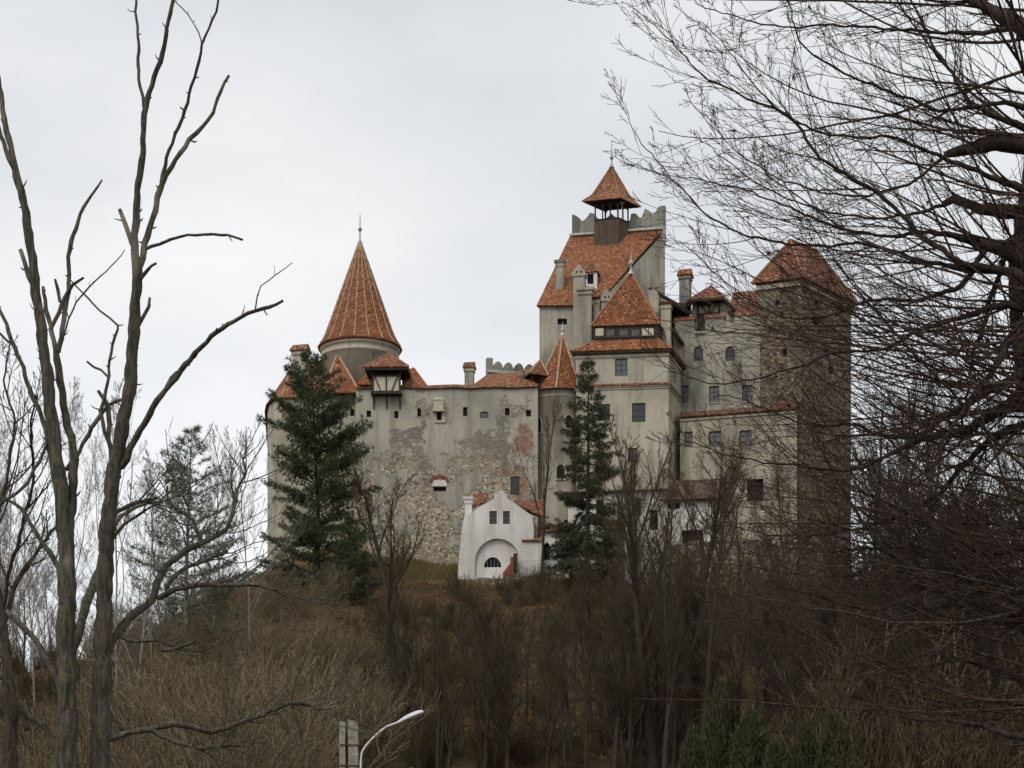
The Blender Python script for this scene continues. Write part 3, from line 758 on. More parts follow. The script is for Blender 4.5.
# ---- central square tower
FL, FR, BR = W(576, 200.6), W(668.5, 199.5), W(681, 205.6); BL = FL + (BR - FR)
plan = [FL, FR, BR, BL]; zE = ZZ(350.5, 200)
ct = thing('gate_tower', 'square plastered central tower with a steep flared tile roof and timber dormer band', 'tower', (FL.x, FL.y, 38))
pf, ps = Pl(FL, FR), Pl(FR, BR)
hw = [pf.hole(615, 358.5, 627.5, 376), pf.hole(632, 403, 645.5, 422), pf.hole(599, 404, 610, 421), pf.hole(628, 448, 637, 462)]
hsd = [ps.hole(673.6, 371, 676.2, 383)]
mb = MB(); prism_walls(mb, plan, 30, zE, {0: hw, 1: hsd}); mb.build('wall', M['plaster'], ct)
window(ct, pf, hw[0], 'glazed', 2, 3, .12, 'frame', 'curtain'); window(ct, pf, hw[1], 'glazed', 2, 3, .1, 'frame_brown', 'glass')
window(ct, pf, hw[2], 'glazed', 2, 3, .1, 'frame_brown', 'glass'); window(ct, pf, hw[3], 'glazed', 2, 2, .1, 'frame_brown', 'glass'); window(ct, ps, hsd[0], 'dark')
mb = MB()
_, zs = pf.hit(620, 387); z2 = zs
for (o_, a_, b_) in ((.10, -.28, -.05), (.22, -.048, .1)):
    q = offset_plan(plan, o_)
    for i in range(4): a, b = q[i], q[(i + 1) % 4]; p0, p1 = plan[i], plan[(i + 1) % 4]; mb.box8([V3(a, zs + a_), V3(b, zs + a_), V3(p1, zs + a_), V3(p0, zs + a_), V3(a, zs + b_), V3(b, zs + b_), V3(p1, zs + b_), V3(p0, zs + b_)])
q = offset_plan(plan, .13)
for i in range(4): a, b = q[i], q[(i + 1) % 4]; p0, p1 = plan[i], plan[(i + 1) % 4]; mb.box8([V3(a, zE - .75), V3(b, zE - .75), V3(p1, zE - .75), V3(p0, zE - .75), V3(a, zE - .45), V3(b, zE - .45), V3(p1, zE - .45), V3(p0, zE - .45)])
mb.build('cornice', M['plaster'], ct)
mb = MB(); qa, qb = offset_plan(plan, .32), offset_plan(plan, -.02)
for i in range(4): j = (i + 1) % 4; mb.slab([V3(qa[i], zs + .11), V3(qa[j], zs + .11), V3(qb[j], zs + .42), V3(qb[i], zs + .42)], .07)
mb.build('string_course', M['tile_old'], ct)
# flared lower roof
_, zU = pf.hit(625, 338); q0, q1, q2 = offset_plan(plan, .55), offset_plan(plan, -.45), offset_plan(plan, -1.55)
zm = zE + (zU - zE) * .42
mb = MB()
for i in range(4):
    j = (i + 1) % 4
    mb.slab([V3(q0[i], zE), V3(q0[j], zE), V3(q1[j], zm), V3(q1[i], zm)], .14); mb.slab([V3(q1[i], zm), V3(q1[j], zm), V3(q2[j], zU + .3), V3(q2[i], zU + .3)], .14)
lr = mb.build('lower_roof', M['tile'], ct); polys = []
for i in range(4): bead(polys, V3(q0[i], zE), V3(q1[i], zm), .1); bead(polys, V3(q1[i], zm), V3(q2[i], zU + .3), .1)
tubes('ridge_tiles', polys, M['ridge'], lr)
mb = MB(); qs = offset_plan(plan, .42)
for i in range(4): j = (i + 1) % 4; mb.box8([V3(qs[i], zE - .34), V3(qs[j], zE - .34), V3(plan[j], zE - .34), V3(plan[i], zE - .34), V3(qs[i], zE - .17), V3(qs[j], zE - .17), V3(plan[j], zE - .17), V3(plan[i], zE - .17)])
mb.build('eaves', M['wood'], lr)
# timber band with three windows
qd = offset_plan(plan, -1.5)
pd = Pl(qd[0], qd[1]); _, zd1 = pd.hit(625, 325.5); _, zd0 = pd.hit(625, 337.5)
k0, k1 = 0, pd.L
hd = [pd.hole(a, 328.3, b, 335.8) for a, b in ((606.3, 614.6), (619, 627.6), (631, 639.6))]
mb = MB(); panel(mb, pd, [(k0, zd0 - .2), (k1, zd0 - .2), (k1, zd1), (k0, zd1)], hd, .1)
for i in (1, 2, 3): p_ = Pl(qd[i], qd[(i + 1) % 4]); panel(mb, p_, rect(p_, zd0 - .2, zd1))
band = mb.build('timber_band', M['wood'], ct)
for h in hd: window(band, pd, h, 'glazed', 2, 1, .03, 'frame', 'curtain')
mb = MB()
for a, b in ((595.5, 603.5), (641.8, 648), (648.8, 653.6)):
    s0, za = pd.hit(a, 335.8); s1, zb = pd.hit(b, 328.2); pd.box(mb, s0, s1, za, zb, -.02, .02)
mb.build('infill', M['infill'], band)
mb = MB()
for a, b in ((593.5, 655),):
    s0, za = pd.hit(a, 337.4); s1, zb = pd.hit(b, 336.1); pd.box(mb, s0, s1, za, zb, .022, .09)
mb.bar(pd.pt(pd.hit(642.5, 328)[0], zd1 - .25, .05), pd.pt(pd.hit(652.5, 336)[0], zd0 + .15, .05), .1)
mb.build('beam', M['frame'], band)
qt = offset_plan(plan, -1.28); apx = V3(sum((p for p in plan), Vector((0, 0))) / 4, ZZ(272, 203)); apx.x += .2
e0, e1 = pd.hit(591, 326)[0], pd.hit(658, 326)[0]
up = MB(); c4 = [V3(qt[0], zd1), V3(qt[1], zd1), V3(qt[2], zd1), V3(qt[3], zd1)]
for i in range(4): up.slab([c4[i], c4[(i + 1) % 4], apx], .15)
ur = up.build('roof', M['tile'], ct); polys = []
for i in range(4): bead(polys, c4[i], apx, .12)
tubes('ridge_tiles', polys, M['ridge'], ur)
finial(ct, apx.x, apx.y, apx.z, ZZ(251, 203), .16, .45, 'lead')

# ---- the keep: lean-to roof, battlements, bell turret, chimneys
FL, FR, BR, BL = W(539.5, 206), W(598, 206), W(665, 213.8), W(572, 216)
kp = thing('keep', 'tall keep with a single sloping tile roof below scalloped battlements', 'keep', (FL.x, FL.y, 40))
plan = [FL, FR, BR, BL]; zE = ZZ(304, 206); zR = ZZ(237.5, 216)
pf, ps, pbk, plf = Pl(FL, FR), Pl(FR, BR), Pl(BR, BL), Pl(BL, FL)
hk = pf.hole(557.5, 318.5, 567, 324.5)
mb = MB(); panel(mb, pf, rect(pf, 36, zE), [hk], .4)
panel(mb, ps, [(0, 36), (ps.L, 36), (ps.L, zR - .1), (0, zE - .05)]); panel(mb, pbk, rect(pbk, 36, zR - .05)); panel(mb, plf, [(0, 36), (plf.L, 36), (plf.L, zE - .05), (0, zR - .1)])
mb.build('wall', M['plaster_keep'], kp); window(kp, pf, hk, 'dark')
mb = MB(); q = offset_plan([FL, FR, W(603, 230), W(539.5, 230)], .15); p_ = Pl(q[0], q[1]); p_.box(mb, 0, p_.L, zE - .5, zE - .12, -.15, 0); mb.build('cornice', M['plaster_keep'], kp)
mb = MB(); u = Vector((1, 0))
r0 = [V3(FL + Vector((-.35, -.4)), zE - .3), V3(FR + Vector((-.3, -.4)), zE - .3), V3(BR + Vector((-.35, -.35)), zR), V3(BL + Vector((-.3, -.3)), zR)]
mb.slab([r0[0], r0[1], r0[2]], .2); mb.slab([r0[0], r0[2], r0[3]], .2)
krf = mb.build('roof', M['tile_keep'], kp)
mb = MB(); mb.bar(r0[3] + Vector((0, -.2, .12)), r0[2] + Vector((0, -.2, .12)), .3, .25); mb.build('flashing', M['lead'], krf)
# battlements
def scallop(pl, xs, name, base):
    pts = [pl.hit(x, y) for x, y in xs]
    out = [(pts[0][0], base)] + [(pts[-1][0], base)] + list(reversed(pts))
    mb = MB(); panel(mb, pl, out); th = .55
    rp = Pl(V3(pl.A, 0).xy + pl.u * pl.L - pl.n * th, V3(pl.A, 0).xy - pl.n * th); panel(mb, rp, [(pl.L - k, z) for k, z in reversed(out)])
    for i in range(len(out)):
        (a, z), (b, y) = out[i], out[(i + 1) % len(out)]; mb.face([pl.pt(a, z), pl.pt(a, z, -th), pl.pt(b, y, -th), pl.pt(b, y)])
    return mb.build('battlement', M['merlon'], kp)
pbt = Pl(BL + Vector((-.1, -.1)), BR + Vector((.15, .15)))
def curve_pts(keys):
    out = []
    for (x0, y0, c), (x1, y1, _) in zip(keys, keys[1:]):
        for i in range(6):
            f = i / 6; out.append((x0 + (x1 - x0) * f, y0 + (y1 - y0) * f + c * 4 * f * (1 - f)))
    return out + [keys[-1][:2]]
scallop(pbt, curve_pts([(572, 214.5, -1.5), (582, 221, 1.5), (590, 212.6, 0), (594, 213.5, 2), (602, 219, 2), (611, 213, 2), (622, 218, 2), (630, 220, 0), (631, 214, -1), (637, 214.5, 1.5), (642, 217, 0), (644.5, 209, -1.5), (652, 214, 2), (658, 207, -1), (665.5, 206, 0)]), 'battlement', zR - 1.6)
pr_ = Pl(BR + Vector((.15, .15)), BR + Vector((2.2, 3.4)))
# bell turret
c4 = [W(594.3, 213.3), W(618.3, 212.6), W(629.0, 214.1)]; c4.append(c4[0] + c4[2] - c4[1])
z0, z1 = ZZ(266, 213), ZZ(219.5, 212.9)
mb = MB(); prism_walls(mb, c4, z0, z1); mb.face([V3(p, z1) for p in c4])
bt_ = mb.build('bell_turret', M['boards'], kp)
zp = ZZ(201.5, 212.9); mb = MB()
for i in range(4):
    a, b = c4[i], c4[(i + 1) % 4]; p_ = Pl(a, b)
    nb = (3, 2, 1, 1)[i]
    for j in range(nb + 1):
        k = .09 + (p_.L - .18) * j / nb; mb.bar(p_.pt(k, z1 - .05, -.1), p_.pt(k, zp + .1, -.1), .15)
        for s in (-1, 1):
            if 0 <= j + s <= nb: mb.bar(p_.pt(k, zp - .75, -.1), p_.pt(k + s * .32, zp - .15, -.1), .1)
    p_.box(mb, 0, p_.L, zp - .22, zp + .08, -.2, -.01); p_.box(mb, 0, p_.L, z1 - .02, z1 + .16, -.18, .05)
mb.build('posts', M['wood'], bt_)
qe, qm = offset_plan(c4, .8), offset_plan(c4, .12); zE2 = zp; ap = V3(sum((p for p in c4), Vector((0, 0))) / 4, ZZ(166, 213.9))
mb = MB()
for i in range(4):
    j = (i + 1) % 4; mb.slab([V3(qe[i], zE2), V3(qe[j], zE2), V3(qm[j], zE2 + .95), V3(qm[i], zE2 + .95)], .1); mb.slab([V3(qm[i], zE2 + .95), V3(qm[j], zE2 + .95), ap], .1)
brf = mb.build('bell_roof', M['tile_turret'], kp); polys = []
for i in range(4): bead(polys, V3(qe[i], zE2), V3(qm[i], zE2 + .95), .08, .3); bead(polys, V3(qm[i], zE2 + .95), ap, .08, .3)
tubes('ridge_tiles', polys, M['ridge'], brf)
mb = MB(); mb.face([V3(p, zE2 - .12) for p in offset_plan(c4, .7)]); mb.build('eaves', M['wood'], brf)
finial(kp, ap.x, ap.y, ap.z - .05, ZZ(140, 213.9), .14, .3)
# chimneys and dormer on the roof
chimney(kp, 555, 564, 260, 296, 207.4, 'plaster_keep', 'flat', 'merlon', .4)
chimney(kp, 572, 585.5, 264.5, 352, 204.8, 'plaster_keep', 'gable', None, .4, vents=True)
chimney(kp, 578, 592.5, 288, 350, 203.7, 'plaster_keep', 'flat', 'plaster_keep', .4, .9)
chimney(kp, 593, 600, 297, 350, 204.6, 'plaster_keep', 'flat', 'tile_old', .4, .8)
chimney(kp, 600.5, 613, 289.5, 330, 204.4, 'plaster_keep', 'gable', None, .4, vents=True)
pdm = Pl(W(586, 207.6), W(597, 207.3)); zd0, zd1 = ZZ(286, 207.4), ZZ(272, 207.4); h = pdm.hole(587.2, 273.6, 593.5, 284)
mb = MB(); panel(mb, pdm, rect(pdm, zd0 - .4, zd1), [h], .3)
for a, b in ((W(597, 207.3), W(599, 211)), (W(588, 211), W(586, 207.6))): p_ = Pl(a, b); panel(mb, p_, rect(p_, zd0 - .4, zd1))
dm = mb.build('dormer', M['white'], kp); window(dm, pdm, h, 'dark')
mb = MB(); a, b = pdm.pt(-.15, zd1, .25), pdm.pt(pdm.L + .15, zd1, .25); r_, t_ = pdm.pt(pdm.L / 2 - .1, ZZ(262, 208), -.5), pdm.pt(pdm.L / 2, ZZ(262, 208), -4)
mb.slab([a, b, r_], .1); mb.slab([b, pdm.pt(pdm.L + .15, zd1, -3), t_, r_], .1); mb.slab([a, r_, t_, pdm.pt(-.15, zd1, -3)], .1)
mb.build('dormer_roof', M['tile_old'], dm)
# iron weathervane bits beside the bell turret
mb = MB(); a = P3(622, 219, 212.5); mb.bar(a, a + Vector((0, 0, 2.6)), .06); mb.bar(a + Vector((-.3, 0, 1.9)), a + Vector((.3, 0, 1.9)), .05); mb.build('aerial', M['metal'], kp)

# ---- passage roofs between the central tower and the east wing
pg = thing('passage_roof', 'dark underside of a sloping covered passage between the two plastered towers', 'roof', P3(665, 300, 206))
mb = MB(); mb.slab([P3(650, 287, 204.5), P3(656, 290, 209), P3(694, 312, 211.5), P3(690, 312, 206)], .35); mb.build('roof', M['wood'], pg)
mb = MB(); p_ = Pl(W(648.5, 204.2), W(659, 204.0)); panel(mb, p_, [p_.hit(*q) for q in ((648.5, 312), (659, 312), (658.5, 294), (653.5, 287), (648.5, 291))]); p2 = Pl(W(659, 204.0), W(661, 207)); panel(mb, p2, rect(p2, ZZ(314, 204), ZZ(294, 204))); mb.build('wall', M['plaster'], pg)
mb = MB(); p_ = Pl(W(662, 208), W(690, 209)); panel(mb, p_, rect(p_, 50, ZZ(301, 208))); mb.build('back_wall', M['tile_old'], pg)
chimney(pg, 660, 671, 302, 356, 203.2, 'plaster', 'flat', 'tile', .5)
mb = MB(); mb.slab([P3(670.5, 328, 203.5), P3(684, 344, 205.5), P3(690, 346, 209), P3(676, 328, 207)], .25); mb.build('lean_to', M['wood'], pg)

# ---- east range
A, B, C, D = W(673, 206.4), W(768, 203.8), W(772, 226), W(676, 226)
er = thing('east_range', 'grey stained plaster wing with tile capped merlons and arched windows', 'building', (A.x, A.y, 40))
pe = Pl(A, B); zc = ZZ(330, 205)
ha = [pe.hole(693.5, 346, 703.3, 361, .42), pe.hole(725.3, 346, 734.8, 361, .42)]
hr_ = [pe.hole(681.5, 385.5, 688.5, 403.5), pe.hole(709, 386, 719, 402.5), pe.hole(742, 385, 752.5, 401.5)]
mb = MB(); prism_walls(mb, [A, B, C, D], 34, zc, {0: ha + hr_}); mb.build('wall', M['plaster_east'], er)
for h in ha: window(er, pe, h, 'glazed', 2, 3, .18, 'frame', 'glass')
for h in hr_: window(er, pe, h, 'glazed', 2, 3, .16, 'frame', 'curtain', True)
zm1 = ZZ(317.5, 205)
for (x0, x1) in ((675, 694.5), (705, 724.5), (734.5, 767)):
    mb = MB(); k0, k1 = pe.hit(x0, 320)[0], pe.hit(x1, 320)[0]; pe.box(mb, k0, k1, zc - .003, zm1, -.75, .003); mo = mb.build('merlon', M['plaster_east'], er)
    mb = MB(); pe.box(mb, k0 - .1, k1 + .1, zm1, zm1 + .12, -.85, .1); mb.slab([pe.pt(k0 - .1, zm1 + .12, .1), pe.pt(k1 + .1, zm1 + .12, .1), pe.pt(k1 + .1, zm1 + .62, -.4), pe.pt(k0 - .1, zm1 + .62, -.4)], .05)
    mb.slab([pe.pt(k1 + .1, zm1 + .12, -.85), pe.pt(k0 - .1, zm1 + .12, -.85), pe.pt(k0 - .1, zm1 + .62, -.4), pe.pt(k1 + .1, zm1 + .62, -.4)], .05); mb.build('cap', M['tile_old'], mo)
mb = MB()
for (x0, x1) in ((694.6, 704.9), (724.6, 734.4)):
    k0, k1 = pe.hit(x0, 320)[0], pe.hit(x1, 320)[0]; pe.box(mb, k0, k1, zc - .25, zc + .02, -.4, .18)
mb.build('ledge', M['plaster'], er)
# timber gable behind the merlons
ptm = Pl(W(690, 208.5), W(738, 207.5)); zb_, zt_ = ZZ(320, 208), ZZ(298, 208)
mb = MB(); k0, k1 = ptm.hit(690, 310)[0], ptm.hit(737, 310)[0]; km = ptm.hit(711, 300)[0]
panel(mb, ptm, [(k0, zb_ - 2), (k1, zb_ - 2), (k1, zb_ + .3), (km + 2.0, zt_ + .1), (km - 2.0, zt_ + .1), (k0, zb_ + .3)])
tg = mb.build('timber_gable', M['infill'], er)
mb = MB(); ka, kb = ptm.hit(697, 310)[0], ptm.hit(720, 310)[0]; zA_, zB_ = ZZ(313, 208), ZZ(299.5, 208)
ptm.box(mb, ka, kb, zb_ - 2.2, zA_ - .2, .0, .35)
for k in (ka, (ka + kb) / 2, kb - .2): ptm.box(mb, k, k + .22, zA_ - .2, zB_, .02, .35)
for z in (zA_ - .2, (zA_ + zB_) / 2 + .1, zB_ - .18): ptm.box(mb, ka + .22, kb - .2, z, z + .17, .03, .34)
mb.bar(ptm.pt(ka + .25, zB_ - .2, .25), ptm.pt((ka + kb) / 2 - .1, zA_ - .1, .25), .13); mb.bar(ptm.pt(kb - .3, zB_ - .2, .25), ptm.pt((ka + kb) / 2 + .3, zA_ - .1, .25), .13)
mb.build('beam', M['wood'], tg)
ap, apb = P3(711, 285, 209), P3(714, 287, 219); lo, ro = P3(688, 299, 206.9), P3(725, 297, 206.7)
mb = MB(); mb.slab([lo, ro, ap], .3); mb.slab([ro, P3(740, 314, 206.9), P3(745, 311, 219), apb, ap], .3); mb.slab([P3(682, 309, 207.5), lo, ap, apb, P3(684, 306, 219)], .3)
grf = mb.build('roof', M['tile_old'], er)
mb = MB(); mb.bar(lo + Vector((.1, -.05, -.22)), ro + Vector((-.1, -.05, -.22)), .2, .25); mb.bar(ro + Vector((0, -.05, -.3)), P3(740, 316.5, 206.85), .22, .3); mb.bar(lo + Vector((0, -.05, -.3)), P3(681, 311.5, 207.45), .22, .3); mb.build('bargeboard', M['wood'], grf)
mb = MB(); mb.slab([P3(728, 313, 207), P3(762, 312, 206), P3(762, 290, 214), P3(733, 292, 215)], .2); mb.slab([P3(756, 313, 205), P3(736, 313, 205.2), P3(736, 304, 207), P3(756, 304, 207)], .2); mb.build('roof', M['tile_old'], er)
chimney(er, 678, 690.5, 267.5, 312, 209.5, 'plaster_east', 'gable', 'tile', .55, 1.5)

# ---- lower east wing, standing forward
A, B, C, D = W(680, 202.2), W(797, 198.6), W(797, 203.4), W(680, 206)
le = thing('lower_east_wing', 'lower yellowish plaster wing below a narrow tiled ledge with small windows', 'building', (A.x, A.y, 38))
pe = Pl(A, B); zc = ZZ(413, 200.5)
hr_ = [pe.hole(684.5, 431.5, 692.5, 446.5), pe.hole(708.8, 431, 721, 446.8), pe.hole(739.5, 430.3, 751.5, 446.3)]; hb_ = [pe.hole(712, 478, 727, 501), pe.hole(747, 479, 763.5, 501)]
mb = MB(); prism_walls(mb, [A, B, C, D], 30, zc, {0: hr_ + hb_}, .35); mb.build('wall', M['plaster_low'], le)
for h in hr_: window(le, pe, h, 'glazed', 2, 3, .16, 'frame_brown', 'curtain')
for h in hb_: window(le, pe, h, 'dark')
mb = MB(); mb.slab([pe.pt(-.1, zc - .05, .35), pe.pt(pe.L + .15, zc - .05, .35), pe.pt(pe.L + .15, zc + .75, -.9), pe.pt(-.1, zc + .75, -.9)], .14)
kx = pe.hit(778, 405)[0]; mb.slab([pe.pt(kx, zc + .1, .25), pe.pt(pe.L + .1, zc + .1, .25), pe.pt(pe.L, zc + 1.8, -1.6), pe.pt(kx, zc + 1.8, -1.6)], .14)
mb.slab([pe.pt(-.1, zc + .7, -.8), pe.pt(pe.L, zc + .7, -.8), pe.pt(pe.L, zc + .8, -4.5), pe.pt(-.1, zc + .8, -4.5)], .14)
mb.build('roof', M['tile_dull'], le)
mb = MB(); pe.box(mb, 0, pe.L, zc - .5, zc - .25, 0, .14); mb.build('cornice', M['plaster_low'], le)

# ---- great stone tower on the right
FL, FR, BR = W(760, 200.8), W(801, 199.2), W(851, 207.4); BL = FL + (BR - FR); plan = [FL, FR, BR, BL]
zE = ZZ(280, 199.5)
sto = thing('stone_tower', 'massive rough stone tower with a hipped tile roof seen behind bare branches', 'tower', (FL.x, FL.y, 38))
pf, ps = Pl(FL, FR), Pl(FR, BR)
h0 = [pf.hole(775.5, 300.5, 780, 305), pf.hole(766, 440, 770, 452), pf.hole(783, 349, 787, 356)]; h1 = [ps.hole(814.5, 300, 819.5, 306), ps.hole(813, 318, 819, 325, .4), ps.hole(829, 366, 833, 374)]
mb = MB(); prism_walls(mb, plan, 30, zE, {0: h0, 1: h1}, .4); mb.build('wall', M['tower_skin'], sto)
for h in h0: window(sto, pf, h, 'dark')
for h in h1: window(sto, ps, h, 'dark')
qe = offset_plan(plan, .6); mid = lambda a, b: (a + b) / 2
u2 = (BR - FR).normalized()
r0 = V3(mid(FL, FR) + u2 * 3.4, ZZ(238, 202)); r1 = V3(mid(BL, BR) - u2 * 3.2, r0.z)
r0.x += -.7
mb = MB()
mb.slab([V3(qe[0], zE), V3(qe[1], zE), r0], .2); mb.slab([V3(qe[1], zE), V3(qe[2], zE), r1, r0], .2); mb.slab([V3(qe[2], zE), V3(qe[3], zE), r1], .2); mb.slab([V3(qe[3], zE), V3(qe[0], zE), r0, r1], .2)
rf = mb.build('roof', M['tile_old'], sto); polys = []
for a, b in ((V3(qe[0], zE), r0), (V3(qe[1], zE), r0), (V3(qe[2], zE), r1), (r0, r1)): bead(polys, a, b, .13)
tubes('ridge_tiles', polys, M['ridge'], rf)
mb = MB(); qs, qi = offset_plan(plan, .28), plan
for i in range(4): j = (i + 1) % 4; mb.box8([V3(qs[i], zE - .75), V3(qs[j], zE - .75), V3(qi[j], zE - .75), V3(qi[i], zE - .75), V3(qs[i], zE - .22), V3(qs[j], zE - .22), V3(qi[j], zE - .22), V3(qi[i], zE - .22)])
mb.build('cornice', M['plaster_low'], sto)

# ---- white gatehouse
D0 = 190.0
A, B = W(455, D0 + .3), W(545, D0 - .3); pg_ = Pl(A, B)
gh = thing('gatehouse', 'small whitewashed gabled house with a blind arch at the foot of the curtain wall', 'house', (A.x, A.y, 36))
outl = [(456, 600), (459, 556), (462, 528), (464, 517), (472, 512), (484, 504.5), (494, 498.5), (494.5, 493.5), (497, 493), (497, 490.8), (504.5, 490.8), (504.5, 493), (506.5, 493.5), (507, 498), (516, 504), (527, 512), (532.5, 516), (533.5, 528), (533.5, 541), (543, 542), (543, 600)]
out = [pg_.hit(*q) for q in reversed(outl)][::-1]
out = list(reversed(out))
area = sum(out[i][0] * out[(i + 1) % len(out)][1] - out[(i + 1) % len(out)][0] * out[i][1] for i in range(len(out)))
if area < 0: out.reverse()
hw1, hw2 = pg_.hole(489.5, 511, 496.8, 524), pg_.hole(503, 511, 509.8, 524)
na = pg_.hole(474.5, 538.5, 520, 577, .62, 16)
mb = MB(); panel(mb, pg_, out, [hw1, hw2], .25) if False else panel(mb, pg_, out, [hw1, hw2, na], .4)
pn = Pl(A - pg_.n * .4, B - pg_.n * .4)
hn = [(k, z) for k, z in Pl(A - pg_.n * .4, B - pg_.n * .4).hole(484, 557, 501.3, 567.3, .95)]
panel(mb, pn, [(na[0][0] - .3, na[0][1] - 1), (na[1][0] + .3, na[0][1] - 1), (na[1][0] + .3, max(z for _, z in na) + .3), (na[0][0] - .3, max(z for _, z in na) + .3)], [hn], .4)
for i in range(1, len(out) - 1):
    pass
for i in range(len(out)):
    (a, z), (b, y) = out[i], out[(i + 1) % len(out)]
    dpt = .5 if min(z, y) > ZZ(515, D0) else 9.0
    mb.face([pg_.pt(a, z), pg_.pt(a, z, -dpt), pg_.pt(b, y, -dpt), pg_.pt(b, y)])
mb.build('wall', M['white'], gh)
for h in (hw1, hw2): window(gh, pg_, h, 'glazed', 2, 3, .1, 'frame_brown', 'glass')
w_ = MB(); w_.face([pn.pt(k, z, -.3) for k, z in hn]); wo_ = w_.build('window', M['dark'], gh)  # sheet behind the bars painted as inner shade
mb = MB()
for i in range(1, 5): k = hn[0][0] + (hn[1][0] - hn[0][0]) * i / 5; mb.bar(pn.pt(k, hn[0][1], -.1), pn.pt(k, hn[0][1] + .95, -.1), .04)
mb.build('bars', M['metal'], wo_)
mb = MB()
eL, eR = P3(461.5, 519, 191), P3(546, 517, 190.6); rL, rR = P3(477, 494, 194.6), P3(536, 495, 194.4)
mb.slab([P3(464, 517, 190.75), P3(498, 497, 190.75), P3(500, 497, 199), P3(461, 519, 198)], .15)
mb.slab([P3(503, 498, 190.75), P3(546, 517, 190.6), P3(549, 517, 198), P3(501, 497, 199)], .15)
mb.slab([P3(470, 508, 191.2), P3(486, 501, 191.2), P3(488, 493, 195), P3(473, 494, 195)], .15)
mb.slab([P3(514, 507, 191.0), P3(545, 518, 190.8), P3(544, 500, 195), P3(513, 500, 195)], .15)
mb.build('roof', M['tile_old'], gh)
chimney(gh, 464, 472.5, 496.5, 524, 190.9, 'white', 'flat', 'white', .2, .7)
mb = MB(); k0, z0 = pg_.hit(533.8, 541.8); k1, z1 = pg_.hit(543.5, 534); mb.slab([pg_.pt(k0 - 1.3, z0 + .1, .25), pg_.pt(k1, z0 + .1, .25), pg_.pt(k1, z0 + .55, -.4), pg_.pt(k0 - 1.3, z0 + .55, -.4)], .1); mb.build('ledge', M['tile_old'], gh)
mb = MB(); k0, z0 = pg_.hit(462, 556); 
k0, za = pg_.hit(503, 590); k1, zb = pg_.hit(516, 557.5)
panel(mb, Pl(A + pg_.n * .45, B + pg_.n * .45), [(k0, za), (k1, za), (k1, zb), (k1 - .55, zb), (k1 - .6, zb - .75), (k0 + .5, zb - 1.1), (k0, zb - 1.7)])
q = [(k0, za), (k1, za), (k1, zb), (k1 - .55, zb), (k1 - .6, zb - .75), (k0 + .5, zb - 1.1), (k0, zb - 1.7)]
for i in range(len(q)): (a, z), (b, y) = q[i], q[(i + 1) % len(q)]; mb.face([pg_.pt(a, z, .45), pg_.pt(a, z, -.6), pg_.pt(b, y, -.6), pg_.pt(b, y, .45)])
mb.build('buttress', M['brick'], gh)
mb = MB(); k0, z0 = pg_.hit(513.8, 572); k1, z1 = pg_.hit(517.8, 554.8); pg_.box(mb, k0, k1, z0, z1, .47, .8); mb.build('post', M['wood'], gh)

# white annex right of the gatehouse
A, B = W(541, 191.5), W(569, 191); pa = Pl(A, B); an = thing('annex', 'little white annex with a dark arched door under a sagging tile roof', 'house', (A.x, A.y, 36))
h = pa.hole(543.5, 542.5, 550.3, 560, .35); zt = ZZ(531, 191)
mb = MB(); prism_walls(mb, [A, B, W(569, 198), W(541, 198)], 31, zt, {0: [h]}, .35); mb.build('wall', M['white'], an)
w_ = MB(); w_.face([pa.pt(k, z, -.3) for k, z in h]); w_.build('door', M['dark'], an)
mb = MB(); mb.slab([pa.pt(-.3, zt - .05, .4), pa.pt(pa.L + .4, zt + .1, .4), pa.pt(pa.L + .4, zt + 1.6, -3), pa.pt(-.3, zt + 1.35, -3)], .15); mb.build('roof', M['tile_old'], an)

# railing in front of the annex
ra, rb_ = P3(518, 573, 189.3), P3(541, 572, 189.2)
mb = MB(); n = 13
for i in range(n):
    p = ra.lerp(rb_, i / (n - 1)); hgt = 1.25; mb.bar(p + Vector((0, 0, -1.2 if i % 6 == 0 else 0)), p + Vector((0, 0, hgt)), .05 if i % 6 else .09)
mb.bar(ra + Vector((0, 0, 1.25)), rb_ + Vector((0, 0, 1.25)), .07); mb.bar(ra + Vector((0, 0, .1)), rb_ + Vector((0, 0, .1)), .05)
o = mb.build('railing', M['lead'], loc=tuple(ra)); tag(o, 'grey metal railing on the stone wall beside the white gatehouse', 'railing')

# rubble retaining walls
def retaining(label, pts, d_th, y_top_noise, mat, seed):
    rn = random.Random(seed); mb = MB(); P = []
    for (px, py, d) in pts: P.append(P3(px, py, d))
    t = []
    for a, b in zip(P, P[1:]):
        n = max(2, int((b - a).length / .6))
        t += [a.lerp(b, i / n) for i in range(n)]
    t.append(P[-1]); top = [p + Vector((0, 0, rn.uniform(-y_top_noise, y_top_noise))) for p in t]
    for a, b in zip(top, top[1:]):
        bk = Vector((0, d_th, 0)); la, lb = Vector((a.x, a.y, a.z - 6)), Vector((b.x, b.y, b.z - 6))
        mb.face([la, lb, b, a]); mb.face([a, b, b + bk, a + bk]); mb.face([lb + bk, la + bk, a + bk, b + bk])
    a, b = top[0], top[-1]
    for q in (a, b): mb.face([q, q + Vector((0, d_th, 0)), q + Vector((0, d_th, -6)), q - Vector((0, 0, 6))])
    o = mb.build('retaining_wall', M[mat], loc=tuple(P[0])); tag(o, label, 'stone wall'); return o
retaining('rubble stone terrace wall under the white gatehouse', [(474, 578, 188.9), (500, 578.5, 188.8), (517, 575, 188.7), (545, 573, 188.6), (566, 572, 188.6)], .7, .12, 'rubble', 1)
retaining('rubble stone terrace wall overgrown with brush below the yellowish wing', [(664, 545, 187.5), (700, 541, 187), (740, 540, 187), (776, 543, 187), (800, 548, 188)], .8, .2, 'rubble', 2)
